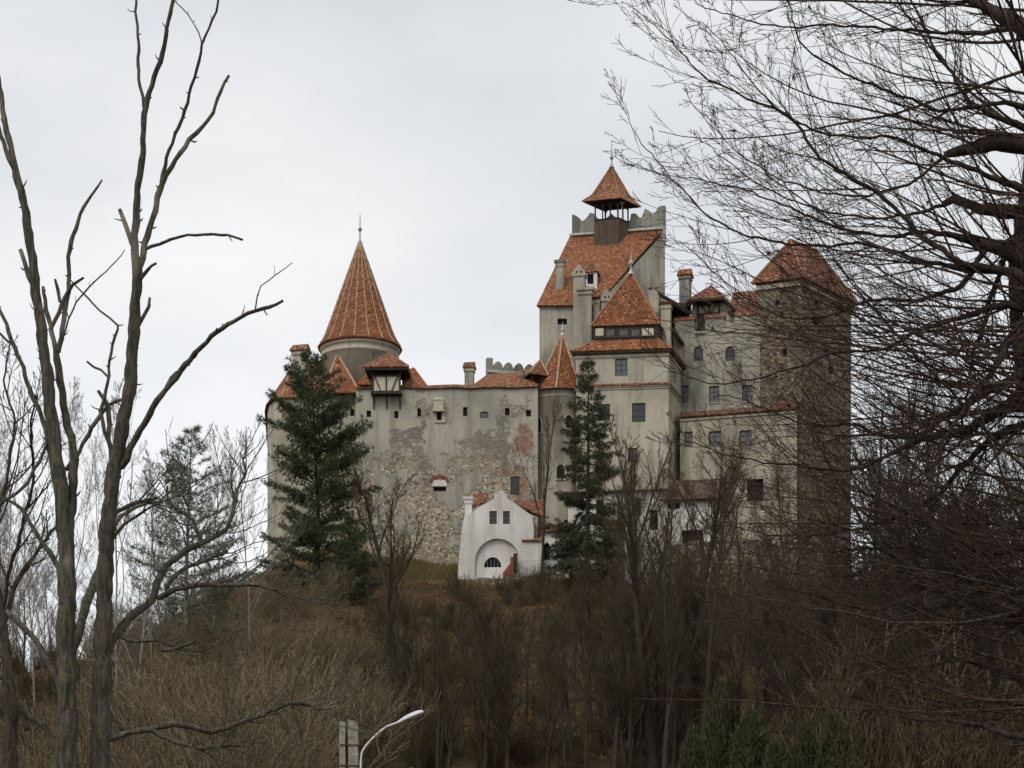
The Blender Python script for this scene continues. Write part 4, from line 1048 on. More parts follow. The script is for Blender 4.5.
retaining('low broken stone wall in the brush to the right of the gatehouse', [(590, 580, 186), (622, 582, 185.8), (660, 586, 185.6), (690, 590, 185.5)], .6, .25, 'rubble', 3)

# white outbuilding range below the central tower
A, B = W(568, 193), W(664, 191.5); po = Pl(A, B); ob = thing('outbuilding', 'long low whitewashed outbuilding behind the spruce under the central tower', 'house', (A.x, A.y, 35)); zt = ZZ(490, 192)
hh = [po.hole(596, 500, 603, 514), po.hole(633, 498, 641, 516), po.hole(650, 510, 658, 530)]
mb = MB(); prism_walls(mb, [A, B, W(664, 199.0), W(568, 199.8)], 30, zt, {0: hh}); mb.build('wall', M['white'], ob)
for h in hh: window(ob, po, h, 'dark')
mb = MB(); mb.slab([po.pt(-.3, zt - .05, .45), po.pt(po.L + .3, zt - .05, .45), po.pt(po.L + .3, zt + .75, -7), po.pt(-.3, zt + .75, -7)], .15); mb.build('roof', M['tile_old'], ob)
A, B = W(664, 189.5), W(722, 188.5); po = Pl(A, B); ob = thing('outbuilding', 'white shed with a wide brown tile roof and dark doorway left of the yellowish wing', 'house', (A.x, A.y, 35)); zt = ZZ(499, 189)
hh = [po.hole(682, 530, 703, 566), po.hole(668, 503, 680, 509)]
mb = MB(); prism_walls(mb, [A, B, W(722, 197), W(664, 197.6)], 30, zt, {0: hh}); mb.build('wall', M['white'], ob)
w_ = MB(); w_.face([po.pt(k, z, -.28) for k, z in hh[0]]); w_.build('door', M['dark'], ob); window(ob, po, hh[1], 'dark')  # doorway and slot closed by sheets painted as inside darkness
mb = MB(); mb.slab([po.pt(-.5, zt - .1, .7), po.pt(po.L + .4, zt - .1, .7), po.pt(po.L, ZZ(480, 193), -4), po.pt(.6, ZZ(480, 193), -4)], .18); mb.slab([po.pt(po.L, ZZ(480, 193), -4), po.pt(.6, ZZ(480, 193), -4), po.pt(.2, zt, -8.2), po.pt(po.L, zt, -8.2)], .18); mb.build('roof', M['tile_brown'], ob)
o = thing('lean_to', 'small red tiled lean-to in the brush right of the spruce', 'shed', P3(614, 530, 187)); mb = MB(); p_ = Pl(W(606, 187.4), W(622, 187.2)); mb2 = MB(); prism_walls(mb2, [W(606, 187.4), W(622, 187.2), W(622, 190), W(606, 190)], 28, ZZ(528, 187)); mb2.build('wall', M['rubble'], o)
mb.slab([p_.pt(-.2, ZZ(528, 187), .35), p_.pt(p_.L + .2, ZZ(528, 187), .35), p_.pt(p_.L + .1, ZZ(519, 189), -2.6), p_.pt(-.1, ZZ(519, 189), -2.6)], .14); mb.build('roof', M['tile'], o)

# ------------------------------------------------------------------ plants: generators
def nrm(v):
    l = math.sqrt(v[0] * v[0] + v[1] * v[1] + v[2] * v[2]) or 1.0
    return (v[0] / l, v[1] / l, v[2] / l)

def stem(rg, start, d, L, r0, r1, n, wander, trop, up=(0, 0, 1)):
    """one bending stem: n points; wander = random bend, trop = pull towards up"""
    p = start; pts = [p]; s = L / (n - 1)
    for i in range(n - 1):
        d = nrm((d[0] + rg.gauss(0, wander) + up[0] * trop, d[1] + rg.gauss(0, wander) + up[1] * trop, d[2] + rg.gauss(0, wander) + up[2] * trop))
        p = (p[0] + d[0] * s, p[1] + d[1] * s, p[2] + d[2] * s); pts.append(p)
    rad = [r0 + (r1 - r0) * (i / (n - 1)) for i in range(n)]
    return pts, rad

def side_dir(rg, t, ang, flat=None):
    """a direction leaving tangent t at the angle ang, at a random turn around it"""
    a = nrm((rg.gauss(0, 1), rg.gauss(0, 1), rg.gauss(0, 1)))
    if flat: a = (a[0] * flat[0], a[1] * flat[1], a[2] * flat[2])
    k = a[0] * t[0] + a[1] * t[1] + a[2] * t[2]
    b = nrm((a[0] - k * t[0], a[1] - k * t[1], a[2] - k * t[2]))
    c, s = math.cos(ang), math.sin(ang)
    return (t[0] * c + b[0] * s, t[1] * c + b[1] * s, t[2] * c + b[2] * s)

def sprout(rg, out, parent, lvl, prm):
    """children on a stem, and theirs in turn; prm[lvl] = (count, from, len ratio, angle, npts, wander, trop, radius ratio, sides)"""
    if lvl >= len(prm): return
    cnt, t0, ratio, ang, n, wan, trop, rr, sides = prm[lvl]
    pts, rad = parent
    L = sum(math.dist(pts[i], pts[i + 1]) for i in range(len(pts) - 1))
    cnt = max(1, int(cnt * rg.uniform(.75, 1.3) + .5))
    for i in range(cnt):
        t = t0 + (1 - t0) * (i + rg.random()) / cnt
        f = t * (len(pts) - 1); k = min(int(f), len(pts) - 2); f -= k
        p = tuple(pts[k][j] + (pts[k + 1][j] - pts[k][j]) * f for j in range(3)); tn = nrm(tuple(pts[k + 1][j] - pts[k][j] for j in range(3)))
        r = max(rad[k] + (rad[k + 1] - rad[k]) * f, 1e-4)
        d = side_dir(rg, tn, ang * rg.uniform(.65, 1.3))
        l = L * ratio * (1.08 - .78 * t) * rg.uniform(.6, 1.25)
        c = stem(rg, p, d, l, r * rr, r * rr * .25, n, wan, trop)
        out[lvl].append((c[0], c[1], sides))
        sprout(rg, out, c, lvl + 1, prm)

def polys_of(lst, rmin=0.0): return [(np.array(p), np.maximum(np.array(r), rmin), s) for p, r, s in lst]

def bare_tree(name, label, H, seed, bmat, tmat, fork=.3, spread=.5, rmin=.012, group=None, dens=1.0, r0=None, cat='tree', leaders=(3, 5)):
    """a leafless tree standing at the origin: trunk (with its main limbs) and crown of twigs"""
    rg = random.Random(seed); r0 = r0 or H * .0125
    t = thing(name, label, cat, (0, 0, 0), group)
    trunk = stem(rg, (0, 0, -.6), nrm((rg.gauss(0, .05), rg.gauss(0, .05), 1)), H * .82, r0, r0 * .22, 9, .06, .03)
    out = [[(trunk[0], trunk[1], 7)], [], [], [], []]
    prm = [None, (int(rg.randint(*leaders) * 2.4), fork, .62, spread, 8, .09, .10, .62, 5), (8 * dens, .2, .52, .58, 7, .09, .07, .55, 4), (7 * dens, .12, .52, .58, 6, .09, .05, .55, 3), (4.6 * dens, .1, .58, .55, 5, .08, .04, .6, 3)]
    sprout(rg, out, trunk, 1, prm)
    tubes('trunk', polys_of(out[0] + out[1], rmin), bmat, t)
    tubes('crown', polys_of(out[2] + out[3] + out[4], rmin), tmat, t)
    return t

def shrub(name, label, H, seed, mat, stems=26, lean=.35, rmin=.012, group=None, cat='shrub', dens=1.0, trop=.12, bend=.09):
    rg = random.Random(seed); out = [[], [], []]
    for i in range(stems):
        a, q = rg.uniform(0, 6.283), abs(rg.gauss(0, lean))
        r = rg.uniform(0, H * .22)
        s = stem(rg, (r * math.cos(a), r * math.sin(a), -.4), nrm((math.cos(a) * q, math.sin(a) * q, 1)), H * rg.uniform(.55, 1.1), H * .0065, H * .0012, 7, bend, trop * .4)
        out[0].append((s[0], s[1], 4))
        sprout(rg, out, s, 1, [None, (7 * dens, .15, .45, .58, 6, bend, trop, .6, 3), (3.8 * dens, .1, .55, .55, 5, bend, trop, .65, 3)])
    o = tubes(name, polys_of(out[0] + out[1] + out[2], rmin), mat, None, (0, 0, 0))
    return tag(o, label, cat, group)

def tufts_arrays(pos, dirs, size, n, w, rs, spread=1.0, curl=0.0):
    """n thin needle triangles around each position"""
    m = len(pos)
    d = unit(dirs[:, None, :] * .55 + rs.normal(0, .55 * spread, (m, n, 3)))
    L = size[:, None] * rs.uniform(.6, 1.1, (m, n)); side = unit(np.cross(d, rs.normal(0, 1, (m, n, 3)))) * (w / 2)
    b = pos[:, None, :] + rs.normal(0, .06, (m, n, 3)) * size[:, None, None]
    tip = b + d * L[..., None]; tip[..., 2] -= curl * L
    v = np.stack([b - side, b + side, tip], 2).reshape(-1, 3)
    return v, np.arange(m * n * 3).reshape(-1, 3)

def conifer(name, label, H, seed, nmat, bmat, wid, shape, droop, step=.62, tuft=.5, ntuft=16, nw=.05, low=.08, sparse=0.0, up_tip=.12, per=6, group=None, tstep=.42):
    """whorled evergreen at the origin: trunk with branches, crown of needle tufts"""
    rg = random.Random(seed); rs = np.random.default_rng(seed)
    t = thing(name, label, 'tree', (0, 0, 0), group)
    tr = stem(rg, (0, 0, -.8), (0, 0, 1), H + .6, H * .0135, .03, 14, .012, .05)
    br, pos, drs = [], [], []
    z = H * low
    def trunk_at(zz):
        f = (zz + .8) / (H + .6) * 13; k = min(int(f), 12); f -= k
        return tuple(tr[0][k][j] + (tr[0][k + 1][j] - tr[0][k][j]) * f for j in range(3))
    while z < H * .985:
        f = z / H; ln = wid * np.interp(f, shape[0], shape[1])
        for j in range(per):
            if rg.random() < sparse * (1 - f * .7): continue
            a = rg.uniform(0, 6.283); L = ln * rg.uniform(.62, 1.15)
            if L < .15: continue
            s = stem(rg, trunk_at(z + rg.uniform(-.25, .25)), nrm((math.cos(a), math.sin(a), rg.gauss(.10 - droop + f * .55, .12))), L, .02 + L * .011, .012, 7, .05, up_tip - droop * .15)
            br.append((s[0], s[1], 4))
            P = s[0]; nb = max(2, int(L / tstep))
            for i in range(nb):
                q = .22 + .78 * (i + .5) / nb; ff = q * 6; k = min(int(ff), 5); ff -= k
                p = tuple(P[k][c] + (P[k + 1][c] - P[k][c]) * ff for c in range(3)); tn = nrm(tuple(P[k + 1][c] - P[k][c] for c in range(3)))
                for sd in (-1, 1):
                    d = nrm((tn[0] * .7 - sd * tn[1] * .8, tn[1] * .7 + sd * tn[0] * .8, tn[2] - droop * .9 + rg.gauss(0, .15)))
                    l = L * .30 * (1.05 - q * .7) * rg.uniform(.6, 1.25) + .12
                    e = (p[0] + d[0] * l, p[1] + d[1] * l, p[2] + d[2] * l - droop * l * .5)
                    br.append(((p, ((p[0] + e[0]) / 2, (p[1] + e[1]) / 2, (p[2] + e[2]) / 2 + .03), e), (.014, .011, .008), 3))
                    m = max(1, int(l / tstep + .6))
                    for c in range(m):
                        g = (c + 1) / m; pos.append((p[0] + (e[0] - p[0]) * g, p[1] + (e[1] - p[1]) * g, p[2] + (e[2] - p[2]) * g)); drs.append((d[0], d[1], d[2] + (.35 if droop < .2 else -.35)))
            pos.append(P[-1]); drs.append(nrm(tuple(P[-1][c] - P[-2][c] for c in range(3))))
        z += step * rg.uniform(.75, 1.25)
    pos.append(tr[0][-1]); drs.append((0, 0, 1))
    trunk = tubes('trunk', [(np.array(tr[0]), np.array(tr[1]), 8)], bmat, t)
    tubes('branches', polys_of(br), bmat, trunk)
    pos, drs = np.array(pos), np.array(drs)
    v, f = tufts_arrays(pos, drs, rs.uniform(.7, 1.2, len(pos)) * tuft, ntuft, nw, rs, 1.0, .12 + droop * .3)
    mesh_np('crown', v, [f], nmat, t, False)
    return t

def kids(o): return [c for c in bpy.data.objects if c.parent is o]
KIDS = {}
def copy_thing(src, loc, rz=0.0, sc=1.0, label=None, group=None, lean=(0, 0)):
    o = src.copy(); COL.objects.link(o); o.location = loc; o.rotation_euler = (lean[0], lean[1], rz); o.scale = (sc,) * 3 if not isinstance(sc, tuple) else sc
    if label: o['label'] = label
    if group: o['group'] = group
    if src.name not in KIDS: KIDS[src.name] = kids(src)
    for c in KIDS[src.name]:
        n = c.copy(); COL.objects.link(n); n.parent = o
        if c.name not in KIDS: KIDS[c.name] = kids(c)
        for g in KIDS[c.name]:
            h = g.copy(); COL.objects.link(h); h.parent = n
    return o
def place(src, loc, rz=0.0, sc=1.0, label=None, group=None, lean=(0, 0), first=set()):
    if src.name in first: return copy_thing(src, loc, rz, sc, label, group, lean)
    first.add(src.name)
    KIDS[src.name] = kids(src)
    src.location = loc; src.rotation_euler = (lean[0], lean[1], rz); src.scale = (sc,) * 3 if not isinstance(sc, tuple) else sc
    if label: src['label'] = label
    if group: src['group'] = group
    return src
def ground_at(px, d): x = (px - CX) / FPX * d; return x, d, TZ(x, d)
def depth_for(px, row):
    """the nearest depth at which the hillside in that column reaches that picture row"""
    for d in np.arange(62, 215, .5):
        x = (px - CX) / FPX * d
        if HY - (TZ(x, d) - CZ) * FPX / d <= row: return float(d)
    return 200.0

# ------------------------------------------------------------------ the dead trees close by on the left
def smooth_path(keys, step=7.0):
    k = [keys[0]] + list(keys) + [keys[-1]]; out = []
    for i in range(1, len(k) - 2):
        a, b, c, d = (np.array(q, float) for q in k[i - 1:i + 3]); n = max(1, int(np.linalg.norm(c[:2] - b[:2]) / step))
        for j in range(n):
            t = j / n; out.append(.5 * ((2 * b) + (c - a) * t + (2 * a - 5 * b + 4 * c - d) * t * t + (3 * b - a - 3 * c + d) * t ** 3))
    out.append(np.array(keys[-1], float)); return np.array(out)

class Traced:
    """a tree given limb by limb as (column, row, thickness) at a distance; every limb has its own lean in depth"""
    def __init__(s, d, seed): s.d = d; s.rg = random.Random(seed); s.limbs = []
    def limb(s, keys, lean=None, wob=1.0, sides=8):
        p = smooth_path(keys); d0 = s.d
        if s.limbs:
            best = None
            for q, dq, _ in s.limbs:
                e = np.hypot(q[:, 0] - p[0, 0], q[:, 1] - p[0, 1]); i = int(e.argmin())
                if best is None or e[i] < best[0]: best = (e[i], dq[i])
            d0 = best[1]
        L = np.concatenate([[0], np.cumsum(np.hypot(*np.diff(p[:, :2], axis=0).T))])
        lean = s.rg.uniform(-.5, .5) if lean is None else lean
        p[:, 2] *= .86
        d = d0 + lean * L / FPX * s.d * (.5 + .5 * L / max(L[-1], 1)) + .01 * s.d * .1 * np.sin(L * .05 + s.rg.uniform(0, 6))
        en = np.minimum(L / 12, 1) * wob
        p[:, 0] += en * (.8 * np.sin(L * .11 + s.rg.uniform(0, 6)) + .6 * np.sin(L * .27 + s.rg.uniform(0, 6))); p[:, 1] += en * (.6 * np.sin(L * .14 + s.rg.uniform(0, 6)) + .5 * np.sin(L * .31 + s.rg.uniform(0, 6)))
        s.limbs.append((p, d, sides)); return len(s.limbs) - 1
    def world(s, i):
        p, d, sd = s.limbs[i]
        P = np.stack([(p[:, 0] - CX) / FPX * d, d, CZ + (HY - p[:, 1]) / FPX * d], 1)
        r = np.maximum(p[:, 2], .5) / 2 / FPX * d
        return P, r, sd
    def nubs(s, i, every=9.0, ln=5.0):
        """short broken side twigs along a limb"""
        P, r, _ = s.world(i); out = []; u = s.d / FPX
        for k in range(2, len(P) - 1):
            if s.rg.random() < 3.6 / every:
                tn = nrm(tuple(P[k] - P[k - 1])); d = side_dir(s.rg, tn, s.rg.uniform(.7, 1.4)); l = (r[k] + ln * u * s.rg.choice((.3, .4, .6, .8, 1.6))); w = min(r[k] * .45, u * .9) * s.rg.uniform(.6, 1.1)
                a = P[k]; b = a + np.array(d) * l * .7; c = a + np.array(d) * l + np.array([0, 0, .3 * l * s.rg.random()])
                out.append((np.array([a, b, c]), np.array([w * 1.3, w, w * .4]), 4))
        return out

def put_traced(T, t, mat, twmat, nub=True, twigs=()):
    base = np.array(t.location); polys = []
    for i in range(len(T.limbs)):
        P, r, sd = T.world(i)
        kk = np.arange(len(r)); r = r * (1 + .07 * np.sin(kk * .9 + i * 2.1) + .06 * np.sin(kk * 2.3 + i))
        P = np.vstack([P, P[-1] + (P[-1] - P[-2]) * .03]); r = np.append(r, r[-1] * .15)
        tubes('trunk' if i == 0 else 'limb', [(P, r, sd if r[0] > .03 else 5)], mat, t)
        if nub: polys += T.nubs(i)
    polys += list(twigs)
    if polys: tubes('crown', polys, twmat, t)

DL = 22.0
t1 = Traced(DL, 3)
t1.limb([(62, 1045, 32), (66, 900, 28), (68, 768, 24), (67, 690, 22), (66, 634, 22), (67, 585, 21), (65, 534, 19), (60, 484, 17), (53, 434, 16), (48, 384, 14), (43, 342, 12.5), (37, 300, 11.5), (31, 250, 10.5), (24, 205, 9.5), (12, 155, 7.5), (3, 110, 6), (-3, 70, 5), (-12, 20, 4)], 0.05, .7, 10)
t1.limb([(17, 175, 6), (8, 158, 5.5), (2, 135, 5), (-6, 118, 4)], -.3)
t1.limb([(38, 297, 6), (30, 278, 5.5), (24, 262, 5), (20, 250, 4.5)], .3)
t1.limb([(68, 540, 12), (72, 500, 11), (74, 460, 10.5), (68, 425, 9), (61, 390, 9), (58, 360, 8), (53, 340, 6), (47, 310, 5), (43, 286, 4)], .25)
t1.limb([(58, 352, 6), (62, 330, 6), (66, 310, 5.5), (68, 290, 5), (70, 250, 5), (75, 228, 4.5), (84, 208, 4), (92, 195, 3), (101, 180, 2)], .3)
t1.limb([(50, 332, 5), (58, 312, 5), (66, 295, 4.5), (74, 285, 4), (83, 277, 3)], -.3)
t1.limb([(60, 302, 4), (58, 290, 4), (54, 279, 3)], .1)
t1.limb([(64, 335, 2.5), (72, 310, 2.2), (85, 292, 2), (105, 272, 1.6), (126, 250, 1)], -.4)
t1.limb([(53, 470, 6), (47, 436, 6), (38, 408, 5.5), (27, 382, 5), (18, 355, 5), (9, 332, 4.5), (-4, 303, 4)], .3)
t1.limb([(14, 346, 3), (6, 340, 3), (-4, 330, 2.5)], .4)
t1.limb([(50, 430, 4.5), (42, 455, 4.5), (28, 482, 4), (12, 496, 4), (-6, 507, 3.5)], -.5)
t1.limb([(68, 578, 7), (58, 566, 6.5), (44, 545, 5.5), (30, 522, 5), (16, 505, 4), (2, 497, 3)], .3)
t1.limb([(62, 690, 8), (52, 668, 8), (40, 648, 7), (28, 632, 6.5), (18, 622, 6), (7, 611, 5)], .4)
t1.limb([(58, 750, 9), (44, 728, 8), (24, 712, 7), (10, 690, 6), (-4, 668, 5)], -.3)
t1.limb([(57, 768, 10), (62, 720, 9), (66, 680, 8)], -.1)
t1.limb([(68, 662, 11), (76, 640, 11), (84, 612, 10.5), (95, 580, 10), (103, 556, 9), (112, 530, 7), (120, 516, 5.5), (140, 506, 4), (160, 501, 2.5)], 1.6)
t1.limb([(66, 470, 5), (78, 452, 5), (88, 436, 5), (100, 414, 5), (108, 405, 4), (126, 398, 4), (134, 386, 3.5)], .4)
o = thing('dead_tree', 'lichen spotted dead tree, the nearest trunk to the left edge, broken branch tips', 'tree', tuple(P3(62, 1045, DL)))
put_traced(t1, o, M['bark_dead'], M['bark_dead'])

t2 = Traced(DL + .6, 5)
t2.limb([(96, 1045, 32), (98, 900, 28), (100, 768, 25), (102, 690, 23), (103, 634, 21), (105, 584, 19), (107, 534, 18), (112, 484, 17), (121, 434, 16), (130, 384, 15), (134, 325, 13.5), (137, 285, 12), (136, 262, 11), (135, 235, 9), (138, 190, 8), (143, 148, 7), (145, 108, 6.5), (152, 85, 6), (160, 62, 5.5), (166, 35, 5), (173, 0, 4), (176, -25, 3)], -.05, .7, 10)
t2.limb([(145, 112, 4.5), (140, 85, 4), (138, 50, 3.8), (137, 20, 3.2), (135, -12, 2.6)], .3)
t2.limb([(138, 274, 8), (142, 258, 7.5), (148, 235, 7), (156, 205, 7), (160, 190, 6.5), (175, 160, 5.5), (190, 140, 5), (203, 127, 4.5), (212, 112, 4), (221, 92, 3.5), (229, 75, 3)], .3)
t2.limb([(160, 190, 5), (165, 165, 4.5), (178, 128, 4), (188, 102, 4), (194, 78, 3.6), (203, 45, 3.2), (212, 20, 2.8), (221, -5, 2.4)], -.3)
t2.limb([(202, 46, 1.8), (198, 32, 1.6), (188, 14, 1.4), (172, -2, 1.2)], .3)
t2.limb([(134, 248, 6.5), (128, 235, 6), (124, 222, 5.5), (121, 209, 4)], .4)
t2.limb([(146, 249, 4), (160, 243, 3.6), (180, 237, 3.4), (205, 234, 3.2), (228, 236, 3), (243, 239, 3)], -.4)
t2.limb([(139, 280, 5), (146, 271, 4.5), (157, 262, 3)], -.2)
t2.limb([(137, 327, 6), (143, 318, 5), (149, 307, 4), (151, 299, 3)], .3)
t2.limb([(116, 468, 8), (122, 466, 8), (131, 449, 8), (140, 430, 7.5), (150, 413, 7), (170, 384, 6.5), (190, 360, 6), (206, 342, 5.5), (222, 328, 5), (248, 314, 4.5), (268, 307, 4), (283, 301, 3)], -.35)
t2.limb([(255, 311, 2), (257, 297, 1.7), (262, 286, 1.5), (275, 275, 1.3), (285, 268, 1.1), (292, 263, .9)], .3)
t2.limb([(165, 390, 5), (172, 378, 4.5), (177, 371, 3.5)], .2)
t2.limb([(119, 478, 7), (113, 465, 7), (109, 440, 6), (110, 418, 6), (104, 400, 5), (98, 392, 4)], .3)
t2.limb([(112, 448, 5), (104, 432, 5), (102, 410, 4.5), (106, 390, 4), (110, 360, 3.5), (117, 325, 3), (110, 318, 2.6), (100, 310, 2.4), (82, 292, 2), (66, 276, 1.5)], .3)
t2.limb([(108, 377, 3), (101, 370, 3), (94, 366, 3), (86, 362, 2.4)], .1)
t2.limb([(101, 684, 10), (104, 660, 10), (112, 640, 10.5), (128, 621, 10), (139, 610, 10), (151, 600, 9), (158, 582, 8.5), (166, 566, 8), (178, 556, 8), (192, 547, 7.5), (203, 543, 6.5), (213, 537, 6), (226, 530, 5.5), (231, 517, 5), (236, 503, 4.5), (238, 490, 3.4), (245, 470, 2.5), (240, 452, 1.6)], .5)
t2.limb([(202, 543, 5), (192, 520, 4.5), (180, 512, 4), (170, 502, 3.5), (167, 486, 3)], .3)
t2.limb([(158, 598, 7), (176, 590, 6.5), (200, 584, 6), (222, 586, 5), (250, 584, 4), (276, 590, 3)], -.4)
t2.limb([(165, 588, 5), (180, 572, 5), (205, 560, 4.5), (228, 552, 3)], .4)
t2.limb([(108, 522, 6), (118, 512, 5.5), (128, 506, 5), (145, 500, 4), (158, 498, 3)], .4)
t2.limb([(110, 545, 5), (118, 532, 4), (130, 520, 3.5), (148, 508, 3), (163, 503, 2)], -.4)
t2.limb([(100, 742, 7), (130, 733, 7), (150, 729, 7.5), (168, 725, 7.5), (190, 726, 7), (208, 732, 6.5), (222, 730, 6), (245, 720, 5.5), (262, 716, 5), (280, 706, 4.5), (300, 703, 4), (318, 709, 3), (338, 706, 2)], .5)
t2.limb([(150, 729, 6), (175, 742, 5.5), (205, 748, 5), (240, 744, 4)], -.3)
t2.limb([(116, 636, 4), (138, 642, 4), (160, 640, 3.5), (163, 650, 4.5), (180, 648, 4), (196, 640, 3)], -.3)
o = thing('dead_tree', 'tall dead tree with bare forked limbs and a long branch reaching right', 'tree', tuple(P3(96, 1045, DL + .6)))
tw = []; rg = random.Random(11)
for i, at, cnt in ((15, .8, 9), (15, .95, 8), (16, .6, 4), (17, .8, 5), (17, .4, 5), (18, .6, 5), (21, .4, 8), (21, .8, 8), (22, .6, 6), (23, .6, 5), (20, .5, 4), (19, .6, 4)):
    P, r, _ = t2.world(i)
    for j in range(cnt):
        k = min(len(P) - 2, int(len(P) * rg.uniform(at - .15, 1))); s = stem(rg, tuple(P[k]), side_dir(rg, nrm(tuple(P[k + 1] - P[k])), .6), rg.uniform(.5, 1.3), .010, .004, 6, .12, .12)
        tw.append((np.array(s[0]), np.array(s[1]), 4)); oo = [[], [], []]; sprout(rg, oo, s, 1, [None, (4, .2, .5, .6, 5, .1, .1, .7, 3), (2, .2, .5, .6, 4, .1, .1, .8, 3)]); tw += polys_of(oo[1] + oo[2], .003)
put_traced(t2, o, M['bark_dead'], M['bark_dead'], True, tw)

t3 = Traced(25.0, 8)
t3.limb([(-2, 1020, 22), (6, 900, 20), (10, 768, 17), (11, 700, 15), (6, 660, 13), (3, 620, 11), (-6, 580, 9), (-20, 540, 7)], .1, 1, 8)
t3.limb([(4, 625, 6), (12, 595, 6), (26, 566, 5), (42, 545, 4.5), (56, 527, 3), (70, 505, 2)], .4)
t3.limb([(10, 690, 6), (20, 700, 6), (26, 730, 5)], -.2)
t3.limb([(2, 615, 5), (10, 570, 5), (24, 520, 4), (34, 470, 3.5), (30, 430, 3), (38, 395, 2)], -.4)
t3.limb([(-2, 600, 5), (-6, 540, 5), (8, 470, 4), (14, 420, 3), (4, 380, 2.4), (10, 345, 1.6)], .3)
tw = []; rg = random.Random(21)
for i in (1, 3, 4):
    P, r, _ = t3.world(i); oo = [[], [], [], []]; sprout(rg, oo, ([tuple(q) for q in P], list(r)), 1, [None, (9, .2, .5, .55, 6, .1, .08, .6, 4), (6, .15, .5, .6, 5, .1, .08, .6, 3), (3, .1, .5, .6, 4, .1, .06, .7, 3)]); tw += polys_of(oo[1] + oo[2] + oo[3], .004)
o = thing('bare_tree', 'thin bare tree cut by the left edge, its twigs behind the dead trunks', 'tree', tuple(P3(-2, 1020, 25)))
put_traced(t3, o, M['bark_mid'], M['twig_mid'], True, tw)

